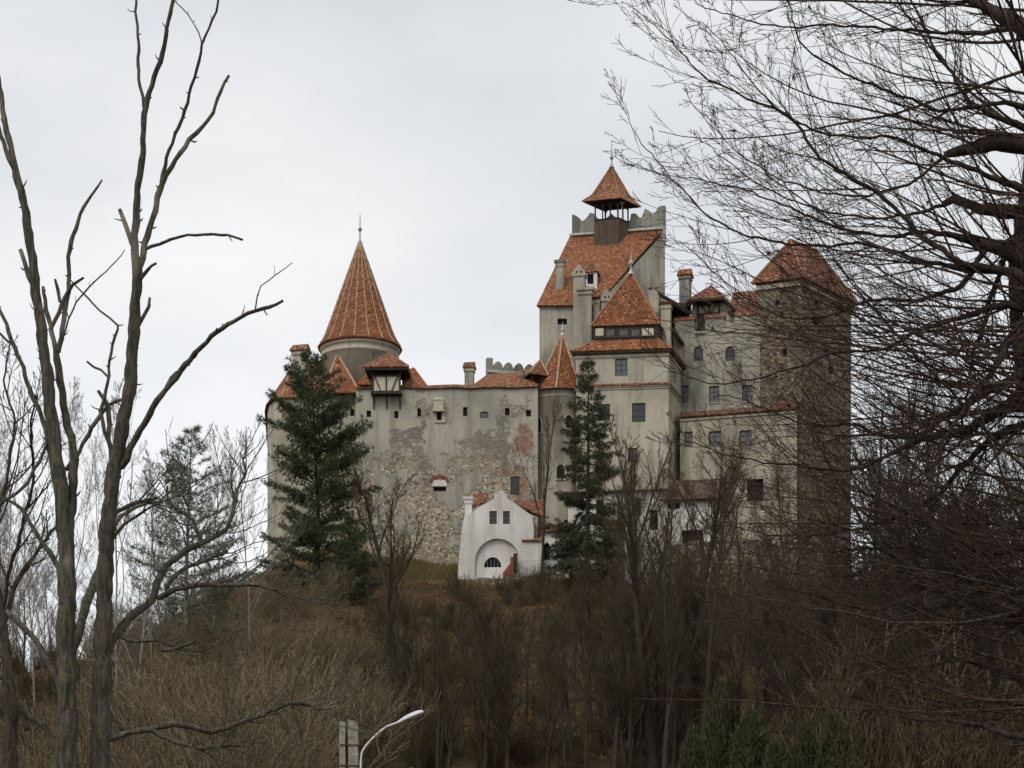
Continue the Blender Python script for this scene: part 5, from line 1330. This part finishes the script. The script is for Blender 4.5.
# ------------------------------------------------------------------ the big tree on the right, its limbs reaching across
DR = 14.0
t4 = Traced(DR, 9)
t4.limb([(1100, 1118, 70), (1096, 900, 60), (1090, 700, 52), (1082, 500, 44), (1074, 350, 38), (1066, 200, 32), (1056, 60, 26), (1040, -80, 20), (1030, -220, 14)], 0.0, .5, 12)
LIMBS = [
 ([(1068, 310, 22), (1040, 290, 17), (1014, 273, 13), (985, 268, 10), (960, 262, 9), (915, 230, 8), (886, 199, 7.2), (852, 178, 6.5), (815, 153, 6), (795, 120, 5), (766, 106, 4.4), (737, 93, 3.8), (703, 75, 3), (675, 46, 2.3), (650, 21, 1.7), (622, 2, 1)], -.1),
 ([(1000, 272, 9), (960, 269, 7.5), (910, 257, 6.5), (865, 244, 6), (815, 246, 5.5), (766, 240, 4.6), (724, 226, 3.8), (691, 199, 3), (662, 166, 2.3), (637, 137, 1.6), (625, 102, 1)], .25),
 ([(1066, 215, 20), (1014, 186, 9), (964, 166, 7), (925, 150, 6), (890, 137, 5.5), (848, 137, 4.6), (799, 124, 3.8), (760, 92, 2.8), (730, 52, 2), (700, 20, 1.3)], -.3),
 ([(1062, 150, 18), (1024, 128, 9), (998, 116, 7.5), (973, 104, 6.5), (944, 62, 5), (923, 25, 4), (905, -15, 3)], .3),
 ([(1060, 120, 14), (1014, 104, 7), (975, 106, 6), (940, 110, 5.5), (890, 91, 5), (857, 79, 4.4), (807, 50, 3.4), (795, 25, 2.6), (785, -10, 1.8)], -.3),
 ([(1056, 60, 22), (1024, 30, 20), (998, 14, 17), (975, 2, 13), (950, -12, 9)], .2),
 ([(1020, 28, 8), (965, 33, 6), (890, 29, 5), (832, 25, 4), (782, 27, 3.2), (737, 17, 2.4), (695, 4, 1.6)], -.2),
 ([(1062, 165, 26), (1035, 148, 22), (1010, 143, 20), (980, 146, 18), (955, 152, 15), (944, 156, 11)], .1),
 ([(1066, 215, 26), (1035, 208, 21), (1010, 212, 18), (980, 208, 15), (955, 200, 13), (943, 204, 10)], .3),
 ([(950, 152, 7), (935, 165, 6), (915, 180, 5.5), (890, 190, 5), (850, 196, 4), (800, 186, 3.2), (755, 165, 2.4), (715, 130, 1.7), (690, 100, 1.2)], .3),
 ([(948, 204, 6.5), (920, 212, 5.5), (880, 218, 5), (830, 212, 4), (780, 195, 3), (738, 170, 2.2), (705, 140, 1.5)], -.3),
 ([(1070, 290, 24), (1030, 262, 22), (1000, 248, 20), (985, 245, 16), (960, 238, 10), (930, 232, 7), (890, 236, 6), (840, 228, 5), (790, 208, 3.8), (745, 190, 2.8), (700, 180, 2), (650, 172, 1.3)], .2),
 ([(985, 250, 9), (960, 285, 8), (915, 300, 7), (870, 300, 6), (830, 315, 4.5), (790, 318, 3.6), (750, 300, 2.8), (712, 270, 2), (680, 240, 1.4)], -.25),
 ([(1072, 335, 16), (1030, 310, 11), (1000, 306, 9), (960, 318, 8), (920, 330, 7), (880, 350, 5.5), (840, 352, 4.8), (800, 366, 4), (750, 380, 3.2), (710, 383, 2.6), (680, 374, 2), (655, 360, 1.2)], .2),
 ([(1074, 380, 30), (1040, 388, 22), (1020, 396, 18), (985, 420, 15), (950, 434, 12), (910, 438, 9.5), (880, 434, 7.5), (850, 424, 6), (815, 426, 4.5), (780, 415, 3.4), (745, 400, 2.4), (715, 395, 1.5)], .1),
 ([(1074, 370, 20), (1030, 372, 14), (1000, 385, 12), (960, 408, 10), (935, 425, 8), (900, 450, 6), (850, 470, 5), (800, 466, 4), (750, 460, 3), (712, 450, 2.2), (680, 438, 1.4)], -.25),
 ([(1080, 440, 16), (1030, 425, 12), (990, 440, 10), (960, 470, 8), (930, 500, 7), (890, 520, 5.5), (850, 530, 4.4), (800, 536, 3.4), (760, 533, 2.6), (725, 524, 1.8)], .35),
 ([(1088, 640, 26), (1050, 622, 18), (1020, 614, 15), (985, 606, 13), (950, 594, 12), (925, 582, 11), (900, 562, 10), (880, 545, 9), (862, 520, 7), (848, 500, 5.5), (832, 470, 4), (815, 440, 3), (808, 410, 2)], .2),
 ([(925, 583, 7), (905, 600, 6), (870, 610, 5), (830, 600, 4), (795, 590, 3), (765, 580, 2)], -.3),
 ([(1092, 720, 18), (1040, 690, 11), (1000, 670, 9), (960, 660, 7.5), (915, 668, 6), (880, 662, 5), (845, 650, 3.6), (815, 640, 2.4)], .3),
 ([(1092, 760, 16), (1050, 745, 10), (1010, 735, 8), (965, 722, 6.5), (925, 720, 5), (890, 712, 4), (860, 690, 3), (835, 672, 2)], -.3),
 ([(1085, 560, 16), (1040, 545, 10), (1000, 552, 8.5), (950, 548, 7), (910, 552, 5.5), (870, 548, 4.5), (830, 552, 3.4), (790, 548, 2.6), (750, 540, 1.8)], .35),
 ([(1052, 10, 12), (1010, -10, 9), (960, -25, 7), (900, -35, 6), (830, -40, 5), (760, -60, 4)], .2),
 ([(1068, 250, 14), (1040, 300, 12), (1010, 340, 11), (990, 375, 9), (970, 400, 7), (945, 440, 5), (930, 480, 4)], -.3),
 ([(1064, 180, 9), (1020, 235, 8), (1000, 270, 7), (985, 320, 6), (975, 350, 5), (968, 390, 4), (960, 440, 3)], .4),
]
for keys, lean in LIMBS: t4.limb([(a, b, w * (.62 + .38 * min(max((a - 900) / 130, 0), 1))) for a, b, w in keys], lean, 1.3, 7)
t4.limb([(1078, 460, 24), (1044, 432, 19), (1026, 400, 17), (1020, 350, 17), (1016, 300, 17), (1018, 250, 18), (1026, 195, 16), (1034, 130, 13), (1044, 50, 10), (1050, -60, 7)], .25, 1.2, 9)
o = thing('big_bare_tree', 'big dark leafless tree at the right edge with long arching limbs against the sky', 'tree', tuple(P3(1100, 1118, DR)))
put_traced(t4, o, M['bark_right'], M['bark_right'], False)
rg = random.Random(5)
up_, low_, gold = [[], [], [], []], [[], [], [], []], []
PR = [None, (8, .12, .36, .52, 12, .045, .030, .55, 4), (6.6, .10, .50, .52, 10, .06, .024, .52, 3), (2.9, .12, .56, .56, 7, .08, .022, .7, 3)]
for i in range(1, len(t4.limbs)):
    P, r, _ = t4.world(i); row = t4.limbs[i][0][:, 1].mean(); pl_ = ([tuple(q) for q in P], [min(v * .8, .022) for v in r])
    L = float(np.linalg.norm(np.diff(P, axis=0), axis=1).sum())
    k = [None] + [list(q) for q in PR[1:]]; k[1][0] = max(6, 5.6 * L)
    if i in (6, 8, 9): k[1][0] *= .5
    if i == len(t4.limbs) - 1: k[1][0] *= .6
    if row > 520: k[1][0] *= .75
    sprout(rg, up_ if row < 420 else low_, pl_, 1, k)
# young limbs that start on the trunk between the traced ones
Pt, rt_, _ = t4.world(0)
for j in range(74):
    f = rg.uniform(.28, .97); kk = int(f * (len(Pt) - 1)); a = rg.uniform(math.pi * .72, math.pi * 1.30)
    if j % 5 == 0: a = rg.uniform(0, 6.283)
    s = stem(rg, tuple(Pt[kk]), nrm((math.cos(a), math.sin(a) * .8, rg.uniform(-.25, .45))), rg.uniform(1.6, 3.8), .015, .003, 16, .06, .03)
    tgt = up_ if s[0][0][2] > 5.2 else low_
    tgt[1].append((s[0], s[1], 5)); sprout(rg, tgt, s, 2, [None, None, (11, .12, .42, .52, 10, .055, .026, .52, 3), (4.2, .12, .55, .58, 7, .08, .022, .7, 3)])
for j in range(46):
    f = rg.uniform(.30, .62); kk = int(f * (len(Pt) - 1)); a = rg.uniform(math.pi * .78, math.pi * 1.24)
    s = stem(rg, tuple(Pt[kk]), nrm((math.cos(a), math.sin(a) * .8, rg.uniform(-.2, .3))), rg.uniform(1.8, 3.6), .013, .003, 16, .06, .025)
    up_[1].append((s[0], s[1], 5)); sprout(rg, up_, s, 2, [None, None, (12, .12, .42, .52, 10, .055, .026, .52, 3), (4.4, .12, .55, .58, 7, .08, .022, .7, 3)])
tubes('crown', polys_of(up_[1] + up_[2] + up_[3], .0019), M['twig_red'], o)
tubes('lower_twigs', polys_of(low_[1] + low_[2] + low_[3], .0019), M['twig_olive'], o)
rs = np.random.default_rng(3)
ends = [q[0][1] for q in up_[3] if q[0][1][0] > (715 - CX) / FPX * DR]; pk = [ends[i] for i in rs.choice(len(ends), 60, replace=False)]
v, f = tufts_arrays(np.array(pk), np.tile([[0, 0, -1.0]], (len(pk), 1)), np.full(len(pk), .05), 3, .022, rs); mesh_np('withered_leaves', v, [f], M['twig_rust'], o, False)

# ------------------------------------------------------------------ evergreens
pine = conifer('pine_tree', 'dark green pine in front of the left end of the castle', 27.5, 2, M['pine'], M['bark_mid'], 6.9,
    ([0, .06, .18, .35, .5, .68, .80, .90, 1.0], [1.0, 1.08, 1.0, .92, .98, .84, .62, .34, .04]), .05, step=.92, tuft=.60, ntuft=22, nw=.055, low=.05, per=6, up_tip=.045, sparse=.12, tstep=.55)
d = 184; x, y, z = ground_at(316, d); topz = ZZ(352, d); place(pine, (x, y, z - .3), .4, (topz - z + .3) / 27.5)
pale = conifer('pine_tree', 'pale thin pine seen far behind the dead trunks on the left', 20, 4, M['pine_pale'], M['twig_haze'], 5.4,
    ([0, .1, .3, .55, .75, .9, 1.0], [.9, 1.0, .95, .85, .62, .34, .05]), .05, step=.85, tuft=.6, ntuft=14, nw=.05, low=.1, per=5, sparse=.2, up_tip=.05, tstep=.6)
d = 150; x, y, z = ground_at(186, d); topz = ZZ(424, d); place(pale, (x, y, z - .3), 1.0, (topz - z) / 20)
sp = conifer('spruce_tree', 'narrow dark spruce with drooping boughs in front of the central tower', 26, 6, M['spruce'], M['bark_mid'], 4.3,
    ([0, .08, .2, .4, .6, .8, .93, 1.0], [1.0, 1.0, .98, .85, .76, .52, .27, .02]), .34, step=.58, tuft=.52, ntuft=18, nw=.055, low=.05, per=5, sparse=.28, up_tip=.06, tstep=.42)
d = 183; x, y, z = ground_at(587, d); topz = ZZ(356, d); place(sp, (x, y, z - .3), 2.0, (topz - z + .3) / 26)
s2 = conifer('spruce_tree', 'small dark spruce low on the slope under the large pine', 9, 16, M['spruce'], M['bark_mid'], 3.4,
    ([0, .2, .5, .8, 1.0], [1.0, .95, .6, .3, .02]), .25, step=.45, tuft=.45, ntuft=14, nw=.05, low=.04, per=5, tstep=.42)
d = 176; x, y, z = ground_at(350, d); place(s2, (x, y, z - .2), .7, 1.0)

def thuja(name, label, H, rad, seed):
    """dense columnar hedge conifer: short trunk, crown of many small leaf sprays"""
    rs = np.random.default_rng(seed); n = 20000
    t = thing(name, label, 'conifer', (0, 0, 0), 'clipped looking columnar conifers at the foot of the slope')
    h = rs.uniform(.02, 1, n) ** .9; a = rs.uniform(0, 2 * np.pi, n)
    lump = 1 + .16 * np.sin(a * 3 + h * 9) + .12 * np.sin(a * 5 - h * 17 + 2)
    prof = np.interp(h, [0, .12, .45, .75, .92, 1], [.85, .97, 1.0, .90, .66, .12]); rr = rad * prof * lump * np.sqrt(rs.uniform(.35, 1, n))
    pos = np.stack([rr * np.cos(a), rr * np.sin(a), h * H * (1 + .02 * rs.normal(0, 1, n))], 1)
    up = unit(np.stack([np.cos(a) * .5, np.sin(a) * .5, np.full(n, 1.0)], 1) + rs.normal(0, .3, (n, 3)))
    sd = unit(np.cross(up, rs.normal(0, 1, (n, 3)))); s = rs.uniform(.4, 1.2, n)[:, None] * .075
    v = np.stack([pos - sd * s * .3, pos + sd * s * .3, pos + up * s * 1.1 + sd * s * .45, pos + up * s * 1.5, pos + up * s * 1.1 - sd * s * .45], 1).reshape(-1, 3)
    tubes('trunk', [(np.array([(0, 0, -.3), (0.02, 0, H * .4), (0, 0.03, H * .85)]), np.array([.09, .07, .02]), 6)], M['bark_mid'], t)
    mesh_np('crown', v, [np.arange(n * 5).reshape(-1, 5)], M['thuja'], t, False)
    return t
th1, th2 = thuja('thuja', 'columnar conifer', 5.0, .75, 1), thuja('thuja', 'columnar conifer', 5.0, 1.15, 2)
def put_thuja(src, px, top, d, wide, label):
    x, y, z = ground_at(px, d); h = ZZ(top, d) - z; k = h / 5.0; place(src, (x, y, z), px * .7, (wide, wide, k), label)
put_thuja(th1, 719, 690, 45, .52, 'slimmest and tallest dark columnar conifer at the bottom edge')
put_thuja(th2, 751, 719, 44, .56, 'broad dark conifer just right of the slim columnar one')
put_thuja(th1, 692, 736, 43.5, .55, 'short conifer just left of the slim columnar one')
put_thuja(th2, 806, 730, 44, .42, 'round topped conifer, second from the right of the row')
put_thuja(th2, 834, 721, 43.5, .46, 'conifer at the right end of the low conifer row')
put_thuja(th1, 779, 748, 43, .6, 'lowest conifer in the gap in the middle of the conifer row')

# ------------------------------------------------------------------ leafless trees on the hill
VAR = [bare_tree('bare_tree', 'leafless tree', 20, 31, M['bark_mid'], M['twig_mid'], .25, .5, .009, dens=1.05, r0=.30),
       bare_tree('bare_tree', 'leafless tree', 20, 32, M['bark_mid'], M['twig_mid'], .4, .42, .009, dens=1.0, r0=.32),
       bare_tree('bare_tree', 'leafless tree', 20, 33, M['bark_mid'], M['twig_brown'], .15, .55, .009, dens=1.0, r0=.2),
       bare_tree('bare_tree', 'leafless tree', 20, 34, M['bark_mid'], M['twig_mid'], .3, .36, .009, dens=.85, r0=.2)]
FAR = [bare_tree('bare_tree', 'leafless tree', 20, 41, M['twig_haze'], M['twig_haze'], .25, .45, .007, dens=1.0, r0=.10),
       bare_tree('bare_tree', 'leafless tree', 20, 42, M['twig_haze'], M['twig_haze'], .2, .38, .007, dens=1.0, r0=.09)]
DARK = [bare_tree('bare_tree', 'leafless tree', 20, s, M['twig_dark'], M['twig_dark'], .12, .6, .010, dens=1.25, r0=.22) for s in (61, 62)]
def put_tree(src, px, base_row, top_row, rz, label, group=None, d=None, lean=(0, 0), wide=1.0):
    d = d or depth_for(px, base_row); x, y, z = ground_at(px, d); k = (ZZ(top_row, d) - z) / 19.2
    return place(src, (x, y, z - .2), rz, (k * wide, k * wide, k), label, group, lean)
put_tree(VAR[0], 391, 690, 432, .5, 'bare tree with a forked trunk in front of the stained curtain wall')
put_tree(VAR[3], 540, 612, 372, 1.9, 'slender bare tree standing in front of the round stair turret', d=186, wide=.8)
put_tree(VAR[1], 655, 775, 404, 2.2, 'tallest of the bare trees in front of the central tower')
put_tree(VAR[2], 672, 765, 432, 4.2, 'bare tree close behind the tallest one, in front of the central tower')
put_tree(VAR[0], 694, 745, 420, 3.3, 'bare tree left of the yellowish plaster wing')
put_tree(VAR[3], 622, 660, 418, .3, 'bare tree right beside the dark spruce', d=178)
put_tree(VAR[1], 762, 705, 520, 5.0, 'bare tree below the small windows of the yellowish wing')
put_tree(VAR[2], 830, 660, 440, 1.0, 'bare tree at the foot of the great stone tower', d=165)
put_tree(VAR[3], 872, 640, 350, 2.6, 'bare tree just right of the great stone tower', d=172)
put_tree(VAR[2], 478, 770, 610, 3.0, 'bare tree right of the street lamp')
put_tree(VAR[0], 640, 700, 470, 1.4, 'bare tree among brush below the long white outbuilding', d=160)
put_tree(VAR[1], 575, 765, 590, .9, 'bare tree low on the slope below the spruce')
for px, d, top, k, w, lb in ((612, 181, 432, 1, .8, 'slim bare tree between the spruce and the tall trees in front of the central tower'), (716, 178, 418, 0, 1.0, 'bare tree in front of the lower window row of the yellowish wing'), (742, 172, 462, 3, 1.0, 'slim bare tree in front of the wide dark window of the yellowish wing'), (790, 176, 440, 2, .9, 'bare tree at the right end of the yellowish wing'), (668, 176, 412, 3, .8, 'straight bare tree before the right edge of the central tower'), (634, 158, 440, 2, .9, 'bushy bare tree before the middle of the long white outbuilding')):
    put_tree(VAR[k], px, 0, top, px * .7, lb, d=d, wide=w)
rg = random.Random(78)
for i in range(16):
    px = 440 + i * 27 + rg.uniform(-12, 12); d = rg.uniform(105, 165); top = (592 if px < 560 else 500) + rg.uniform(0, 60)
    put_tree(VAR[i % 4], px, 0, top, rg.uniform(0, 6.28), 'taller dark bare tree rising out of the brown wood below the castle', 'taller bare trees on the slope', d=d, wide=rg.uniform(.8, 1.15), lean=(rg.gauss(0, .04), rg.gauss(0, .05)))
rg = random.Random(77)
for i in range(140):
    px = rg.uniform(380, 1010); r = rg.uniform(625, 800); d = depth_for(px, min(r, 775)); h = rg.uniform(80, 215); cap_ = 592 if px < 560 else 535 + rg.uniform(0, 60)
    h = max(min(h, min(r, 775) - cap_), 35)
    put_tree(VAR[rg.randrange(4)], px, r, r - h if r < 775 else 775 - h, rg.uniform(0, 6.28), 'leafless sapling in the brown wood on the slope below the castle', 'saplings in the wood on the slope', lean=(rg.gauss(0, .06), rg.gauss(0, .06)), d=d, wide=rg.uniform(.9, 1.5))
for i in range(17):
    px = rg.uniform(-40, 268); d = rg.uniform(105, 215)
    top = (335 if px < 150 else 415) + rg.uniform(-20, 120)
    put_tree(FAR[i % 2], px, 0, top, rg.uniform(0, 6.28), 'pale leafless tree far behind the dead trunks on the left', 'pale trees behind on the left', d=d, wide=rg.uniform(.75, 1.1))
for i in range(24):
    px = rg.uniform(-50, 120); d = rg.uniform(150, 235); top = rg.uniform(520, 625)
    put_tree(FAR[i % 2] if i % 3 else VAR[3], px, 0, top, rg.uniform(0, 6.28), 'small leafless tree of the grey wood low at the left edge', 'small trees of the wood at the left edge', d=d, wide=rg.uniform(1.0, 1.5))
for i in range(26):
    px = rg.uniform(862, 1060); d = rg.uniform(165, 250); top = rg.uniform(335, 500)
    put_tree(FAR[i % 2] if i % 3 else VAR[i % 4], px, 0, top, rg.uniform(0, 6.28), 'leafless tree behind the big branches, right of the stone tower', 'trees right of the stone tower', d=d, wide=rg.uniform(.8, 1.2))
for i in range(64):
    px = rg.uniform(858, 1075); d = rg.uniform(55, 125); top = max(rg.uniform(445, 660), 445 + (1000 - px) * .6)
    put_tree(DARK[i % 2], px, 0, top, rg.uniform(0, 6.28), 'dark leafless tree in the thicket at the lower right', 'dark trees of the lower right thicket', d=d, wide=rg.uniform(1.0, 1.6))

# ------------------------------------------------------------------ shrubs
TAN = [shrub('tan_shrub', 'tan', 5, s, M['twig_tan'], 20, .42, .008, dens=1.5, trop=.07, bend=.15) for s in (51, 52, 53)]
BRN = [shrub('brown_shrub', 'brown', 4, s, M['twig_brown'], 28, .42, .011, dens=1.2, trop=.08) for s in (54, 55, 56)]
RST = [shrub('rust_shrub', 'rust', 4, s, M['twig_rust'], 16, .4, .010, dens=1.0, trop=.08) for s in (57,)]
for i in range(80):
    px = rg.uniform(95, 385); r = rg.uniform(560 + abs(px - 262) * .42, 775); d = depth_for(px, r); x, y, z = ground_at(px, d)
    if px > 330 and r < 640: continue
    k = rg.uniform(.75, 1.5) * (1.0 if r > 620 else .6)
    place(TAN[i % 3], (x, y, z - .1), rg.uniform(0, 6.28), k, 'tan leafless shrub of the pale thicket on the left flank of the hill', 'tan shrubs on the left flank')
for i in range(30):
    px = rg.uniform(60, 290); d = rg.uniform(66, 92); x, y, z = ground_at(px, d)
    top = 705 + rg.uniform(-55, 40) - (35 if 160 < px < 300 else 0); h = max(ZZ(top, d) - z, 2.0)
    place(TAN[i % 3], (x, y, z - .1), rg.uniform(0, 6.28), h / 5.0, 'tall tan shrub of the near thicket in front of the left flank', 'near tan thicket')
for i in range(230):
    px = rg.uniform(350, 1020); r = rg.uniform(598, 775); d = depth_for(px, r); x, y, z = ground_at(px, d)
    place(BRN[i % 3], (x, y, z - .1), rg.uniform(0, 6.28), rg.uniform(.28, .8), 'dark brown leafless shrub in the undergrowth of the slope', 'brown shrubs on the slope')
for i in range(40):
    px = rg.uniform(-30, 130); r = rg.uniform(640, 775); d = depth_for(px, r); x, y, z = ground_at(px, d)
    place(BRN[i % 3], (x, y, z - .1), rg.uniform(0, 6.28), rg.uniform(.5, 1.2), 'dark brown shrub low behind the dead trunks', 'brown shrubs behind the dead trunks')
for i in range(40):
    px = rg.uniform(455, 860); d = rg.uniform(172, 187); x, y, z = ground_at(px, d)
    place(BRN[i % 3], (x, y, z - .1), rg.uniform(0, 6.28), rg.uniform(.3, .8), 'brown shrub close under the castle outbuildings', 'shrubs under the outbuildings')
for i in range(26):
    px = rg.uniform(905, 1060); d = rg.uniform(50, 85); x, y, z = ground_at(px, d); top = rg.uniform(600, 760); h = max(ZZ(top, d) - z, 1.5)
    place((RST + BRN)[i % 4], (x, y, z - .1), rg.uniform(0, 6.28), h / 4.0, 'reddish brown shrub at the lower right edge under the big tree', 'shrubs under the big tree')

# ------------------------------------------------------------------ ground cover: dead stems, grass, fallen leaves
def scatter(n, x0, x1, y0, y1, rs):
    x, y = rs.uniform(x0, x1, n), rs.uniform(y0, y1, n)
    return x, y, terrain(x, y)
rs = np.random.default_rng(8)
x, y, z = scatter(16000, -42, 50, 92, 197, rs)
h = rs.uniform(.3, 1.5, 16000); b = np.stack([x, y, z - .05], 1); ln = rs.normal(0, .3, (16000, 2)) * h[:, None]
pl3 = np.stack([b, b + np.stack([ln[:, 0] * .35, ln[:, 1] * .35, h * .55], 1), b + np.stack([ln[:, 0], ln[:, 1], h], 1)], 1)
polys = [(pl3[i], np.array([.016, .012, .006]), 3) for i in range(16000)]
tag(tubes('undergrowth', polys, M['twig_brown']), 'dead stems and brush covering the wooded slope', 'undergrowth', kind='stuff')
n = 7000; x, y, z = scatter(n, -22, -3, 184, 200, rs)
pos = np.stack([x, y, z], 1); v, f = tufts_arrays(pos, np.tile([[0, 0, 1.6]], (n, 1)), rs.uniform(.25, .6, n), 4, .05, rs, .6, .1)
tag(mesh_np('grass', v, [f], M['grass'], None, False), 'dry yellowish grass on the bank under the curtain wall', 'grass', kind='stuff')
n = 42000; x, y, z = scatter(n, -35, 48, 95, 190, rs); pos = np.stack([x, y, z + rs.uniform(.02, .25, n)], 1)
a = unit(rs.normal(0, 1, (n, 3))); b2 = unit(np.cross(a, rs.normal(0, 1, (n, 3)))); s = rs.uniform(.06, .16, n)[:, None]
v = np.stack([pos - a * s, pos + b2 * s * .6, pos + a * s, pos - b2 * s * .6], 1).reshape(-1, 3)
tl = NT('fallen_leaf'); wnz = tl.noise(tl.pos(), 3.0, 2); col = tl.mix(tl.ramp(wnz, .35, .65), (.085, .042, .018), (.19, .095, .035)); col = tl.mix(tl.ramp(tl.noise(tl.pos(), 7.0, 2), .66, .7), col, (.34, .28, .19)); tl.done(col, .8)
tag(mesh_np('fallen_leaves', v, [np.arange(n * 4).reshape(-1, 4)], tl.m, None, False), 'fallen brown and orange leaves scattered over the slope', 'leaves', kind='stuff')

# ------------------------------------------------------------------ street lamp on a slotted concrete pole
DP = 40.0
lx, ly, _ = P3(349, 768, DP); lp = thing('street_lamp', 'pale street lamp on a curved arm beside a slotted concrete pole at the bottom edge', 'street lamp', (lx, ly, 0))
zt = ZZ(722.5, DP); px_ = DP / FPX
mb = MB()
def leg(a0, a1, b0, b1, y0, y1, z0, z1): mb.box8([(a0, y0, z0), (a1, y0, z0), (a1, y1, z0), (a0, y1, z0), (b0, y0, z1), (b1, y0, z1), (b1, y1, z1), (b0, y1, z1)])
X = lambda px: (px - CX) * px_
leg(X(341.5), X(347.2), X(339.6), X(345.6), ly - .12, ly + .12, -.3, zt); leg(X(350.2), X(359.6), X(348.4), X(357.8), ly - .12, ly + .12, -.3, zt + .05)
mb.build('pole', M['concrete'], lp)
mb = MB(); leg(X(347.2) + .002, X(350.2) - .002, X(345.6) + .002, X(348.4) - .002, ly - .03, ly + .09, -.3, zt - .25); mb.build('web', M['frame_brown'], lp)
mb = MB()
for r in (745.5, 766, 800): mb.obox(Vector((X(340.3), ly - .13)), Vector((1, 0)), Vector((0, -1)), 0, 19.5 * px_, ZZ(r + .8, DP), ZZ(r - .8, DP), -.27, .005)
mb.build('clamp_band', M['frame_brown'], lp)
arm = smooth_path([(360.5, 812, 1), (361, 780, 1), (361.8, 757, 1), (364, 750, 1), (371, 741, 1), (379, 733.5, 1), (386, 728, 1), (393, 725, 1), (399, 723, 1)], 3)
P = np.stack([(arm[:, 0] - CX) * px_, np.full(len(arm), ly - .15), CZ + (HY - arm[:, 1]) * px_], 1)
tubes('arm', [(P, np.full(len(P), .022), 8)], M['paint'], lp)
a, b = Vector(P[-1]) - Vector((.02, 0, .01)), Vector(P3(424.2, 713, DP)); b.y = a.y - .10; t_ = (b - a).normalized(); sdv = Vector((0, 1, 0)); sdv = (sdv - t_ * sdv.dot(t_)).normalized(); upv = sdv.cross(t_) * -1
if upv.z < 0: upv = -upv
L = (b - a).length
vs_, n = [], 12; secs = [(0, .035, .035, .03), (.12, .06, .05, .035), (.3, .085, .075, .03), (.6, .11, .09, .03), (.85, .105, .08, .03), (.97, .07, .05, .025), (1.0, .02, .02, .01)]
mb = MB(); ring = []
for f, w, ht, lw in secs:
    c = a + t_ * (L * f); ring.append([c + sdv * (w * math.cos(q)) + upv * ((ht if math.sin(q) > 0 else lw) * math.sin(q)) for q in [2 * math.pi * i / n for i in range(n)]])
for r0_, r1_ in zip(ring, ring[1:]):
    for i in range(n): mb.face([r0_[i], r0_[(i + 1) % n], r1_[(i + 1) % n], r1_[i]])
mb.face(list(reversed(ring[0]))); mb.face(ring[-1])
hd_ = mb.build('lamp_head', M['paint'], lp, True)
mb = MB(); ring = []
for f, w, ht in ((.34, .05, .01), (.42, .085, .05), (.65, .095, .075), (.85, .08, .05), (.93, .04, .01)):
    c = a + t_ * (L * f) - upv * .022; ring.append([c + sdv * (w * math.cos(q)) - upv * (ht * math.sin(q)) for q in [math.pi * i / 8 for i in range(9)]])
for r0_, r1_ in zip(ring, ring[1:]):
    for i in range(8): mb.face([r0_[i], r0_[i + 1], r1_[i + 1], r1_[i]])
mb.build('lens', M['lens'], hd_, True)
